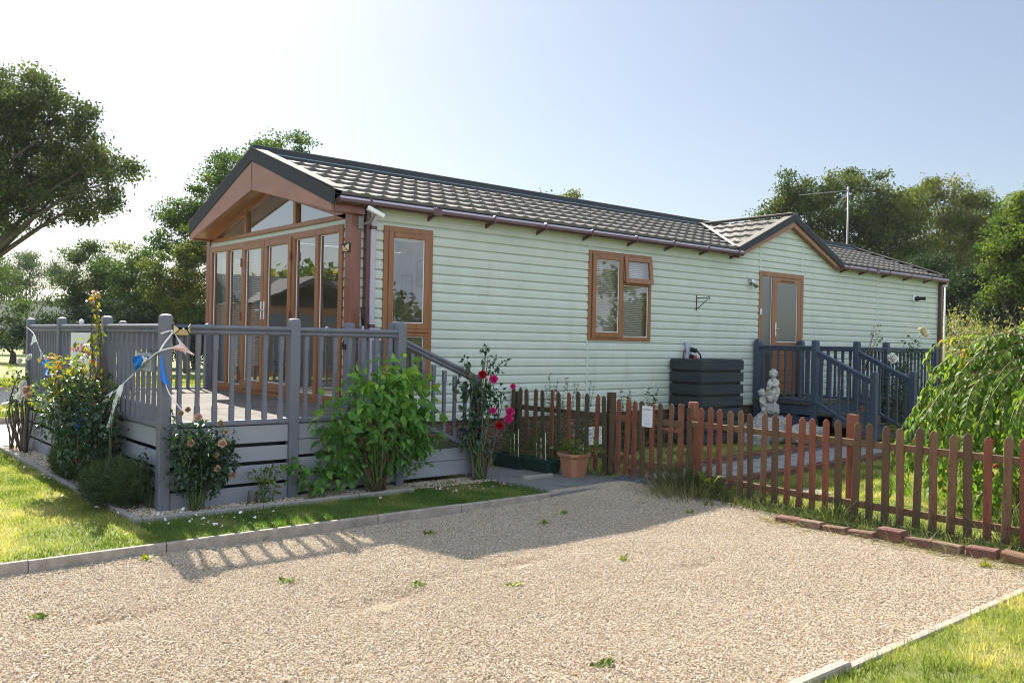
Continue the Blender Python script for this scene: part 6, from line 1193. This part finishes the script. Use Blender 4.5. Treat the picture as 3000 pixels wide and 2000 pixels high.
tree('birch_tree', 'feathery yellow green birch right of the broad oak', spot(2170, 47), crown(47, [(2130, 425, 50, 45), (2170, 480, 95, 60), (2230, 490, 60, 60), (2200, 570, 100, 80), (2270, 530, 60, 60), (2090, 470, 50, 50), (2280, 620, 80, 70)]), 3800, 16, .12, 'leaf_birch', .3, 341, gap=.22, gs=.35, spread=.3, droop=.7, limbs=26)
tree('lime_tree', 'bright green tree at the right edge of the picture', spot(2370, 27), crown(27, [(2340, 490, 60, 60), (2310, 570, 55, 60), (2400, 520, 110, 100), (2300, 640, 60, 50), (2360, 640, 90, 70), (2260, 560, 30, 45)]), 3000, 15, .095, 'leaf_bright', .22, 342, gap=.12, gs=.5, spread=.18, limbs=24)
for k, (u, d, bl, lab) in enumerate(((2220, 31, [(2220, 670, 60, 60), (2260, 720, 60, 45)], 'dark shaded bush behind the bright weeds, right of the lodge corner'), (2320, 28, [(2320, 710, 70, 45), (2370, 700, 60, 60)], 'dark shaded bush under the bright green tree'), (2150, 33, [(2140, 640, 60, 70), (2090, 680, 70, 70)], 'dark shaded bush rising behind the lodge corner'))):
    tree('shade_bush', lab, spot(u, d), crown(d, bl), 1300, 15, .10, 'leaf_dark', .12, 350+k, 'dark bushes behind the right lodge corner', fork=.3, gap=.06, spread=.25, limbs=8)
# weeds on the bank: a mass
rg = np.random.default_rng(360); n = 30000; x = rg.uniform(15.8, 30, n); y = rg.uniform(-7, 5.5, n); dx = x-15.6-.25*np.abs(y); zb = 1.5*ramp(0, 9, dx)+.12*np.sin(x*.9)*np.sin(y*1.1)*ramp(0, 4, dx)-.02
hh = (.45+.9*vnoise(np.stack([x, y, x*0], -1), .35, 3))*rg.random(n)**.6; P = np.stack([x, y, zb+hh], -1); k = (x > 16.2+.2*np.abs(y)); P = P[k]; A = rg.normal(size=P.shape)+np.array([0, 0, .5])
o = link('bank_weeds', leaf_mesh('bank_weeds', P, A, rg.normal(size=P.shape)*.6+np.array([0, 0, .7]), .13*(.5+.9*rg.random(len(P))), .5, RHOMB, rg, np.clip(.35+rg.normal(size=len(P))*.22, 0, 1)), 'leaf_weed'); tag(o, 'tall sunlit nettles and weeds covering the bank behind the lodge', 'weeds', kind='stuff')
n = 420; x = rg.uniform(17, 27, n); y = rg.uniform(-5, 4, n); dx = x-15.6-.25*np.abs(y); zb = 1.5*ramp(0, 9, dx); P = np.repeat(np.stack([x, y, zb+1.0], -1), 14, 0)+rg.normal(size=(n*14, 3))*np.array([.04, .04, .28]); o = link('dock_spires', leaf_mesh('dock_spires', P, rg.normal(size=P.shape)*.5+np.array([0, 0, 1.]), rg.normal(size=P.shape), np.full(len(P), .10), .4, RHOMB, rg, np.clip(.8+rg.normal(size=len(P))*.15, 0, 1)), 'leaf_weed'); tag(o, 'brown seeding dock spires standing above the bank weeds', 'weeds', kind='stuff')
sh = thing('farm_shed', 'long low shed with a pale roof glimpsed through the left hedgerow', 'shed', spot(100, 82)); c = spot(100, 82); b = MB(); ax = RH
p0, p1 = Vector(c)-RH*6, Vector(c)+RH*6; b.prism([p0, p1, p1+Vector((0, 0, 4.4)), p0+Vector((0, 0, 4.4))], FH*6); b.build('wall', 'far_wall', sh); b = MB(); b.prism([p0-FH*.3+Vector((0, 0, 4.4)), p1-FH*.3+Vector((0, 0, 4.4)), p1+FH*3+Vector((0, 0, 5.6)), p0+FH*3+Vector((0, 0, 5.6))], (0, 0, .1)); b.prism([p0+FH*6.3+Vector((0, 0, 4.4)), p1+FH*6.3+Vector((0, 0, 4.4)), p1+FH*3+Vector((0, 0, 5.6)), p0+FH*3+Vector((0, 0, 5.6))], (0, 0, .1)); b.build('roof', 'far_roof', sh)
# ---- what the panes mirror: a neighbouring lodge and trees to the left, a hedge to the right
nb = thing('neighbour_lodge', 'dark tiled neighbouring lodge mirrored in the glass doors', 'lodge', (-13, 19, 0)); b = MB(); b.box(-22, -6.2, 17.2, 21, .3, 2.6, .01); b.build('wall', 'furniture', nb); b = MB()
b.prism([(-22.3, 16.9, 2.55), (-22.3, 19.1, 3.6), (-22.3, 21.3, 2.55), (-22.3, 19.1, 3.4)], (16.4, 0, 0)); b.prism([(-10.2, 16.2, 2.6), (-8.1, 16.2, 3.55), (-6.0, 16.2, 2.6), (-8.1, 16.2, 3.35)], (0, 3, 0)); b.build('roof', 'verge_dark', nb); b = MB(); b.box(-9.6, -6.6, 17.14, 17.19, .5, 2.3, .004); b.build('window', 'solar', nb); b = MB(); b.box(-16.5, -15, 17.14, 17.19, 1.2, 2.2, .004); b.build('window', 'solar', nb)
for k, (x_, y_, h_, lab) in enumerate(((-20, 29, 5.6, 'tree behind the neighbouring lodge, mirrored in the patio doors'), (-13, 27, 5.2, 'rounder tree mirrored in the right hand panes'), (-7.5, 31, 5.8, 'tall tree mirrored beside the sale sign end of the glass'), (-28, 24, 5.5, 'tree at the far left seen only as a reflection'))):
    tree('mirrored_tree', lab, (x_, y_, 0), [(x_, y_, h_*.62, h_*.38, h_*.38, h_*.36), (x_+2, y_-1, h_*.45, h_*.3, h_*.3, h_*.3)], 600, 8, .3, 'leaf_mid', .25, 370+k, 'trees mirrored in the panes', gap=.25, spread=.4, limbs=8)
for k, (x_, y_, h_, lab) in enumerate(((13, -14, 4.2, 'hedge tree mirrored in the double window'), (19, -12, 4.6, 'hedge tree mirrored in the front door glass'), (8, -15.5, 3.8, 'hedge tree mirrored in the tall side window'))):
    tree('mirrored_hedge', lab, (x_, y_, 0), [(x_, y_, h_*.55, h_*.6, h_*.45, h_*.45), (x_+2, y_-.5, h_*.4, h_*.5, h_*.45, h_*.4)], 620, 8, .22, 'leaf_mid', .18, 380+k, 'hedge mirrored in the panes', gap=.15, spread=.35, limbs=8)
# ------------------------------------------------------------------ the air
hz = MB(); hz.box(-1525, 1525, -1525, 1525, -1.2, 15, 0); ho = hz.build('haze', None); hm = bpy.data.materials.new('haze'); hm.use_nodes = True; ht = hm.node_tree; ht.nodes.remove(ht.nodes['Principled BSDF'])
pv_ = ht.nodes.new('ShaderNodeVolumePrincipled'); pv_.inputs['Color'].default_value = (.93, .96, 1, 1); pv_.inputs['Density'].default_value = .0003; pv_.inputs['Anisotropy'].default_value = 0.; ht.links.new(pv_.outputs[0], ht.nodes['Material Output'].inputs['Volume'])
ho.data.materials.append(hm); tag(ho, 'thin bright summer haze over the far lawn and hedges', 'haze', kind='stuff')
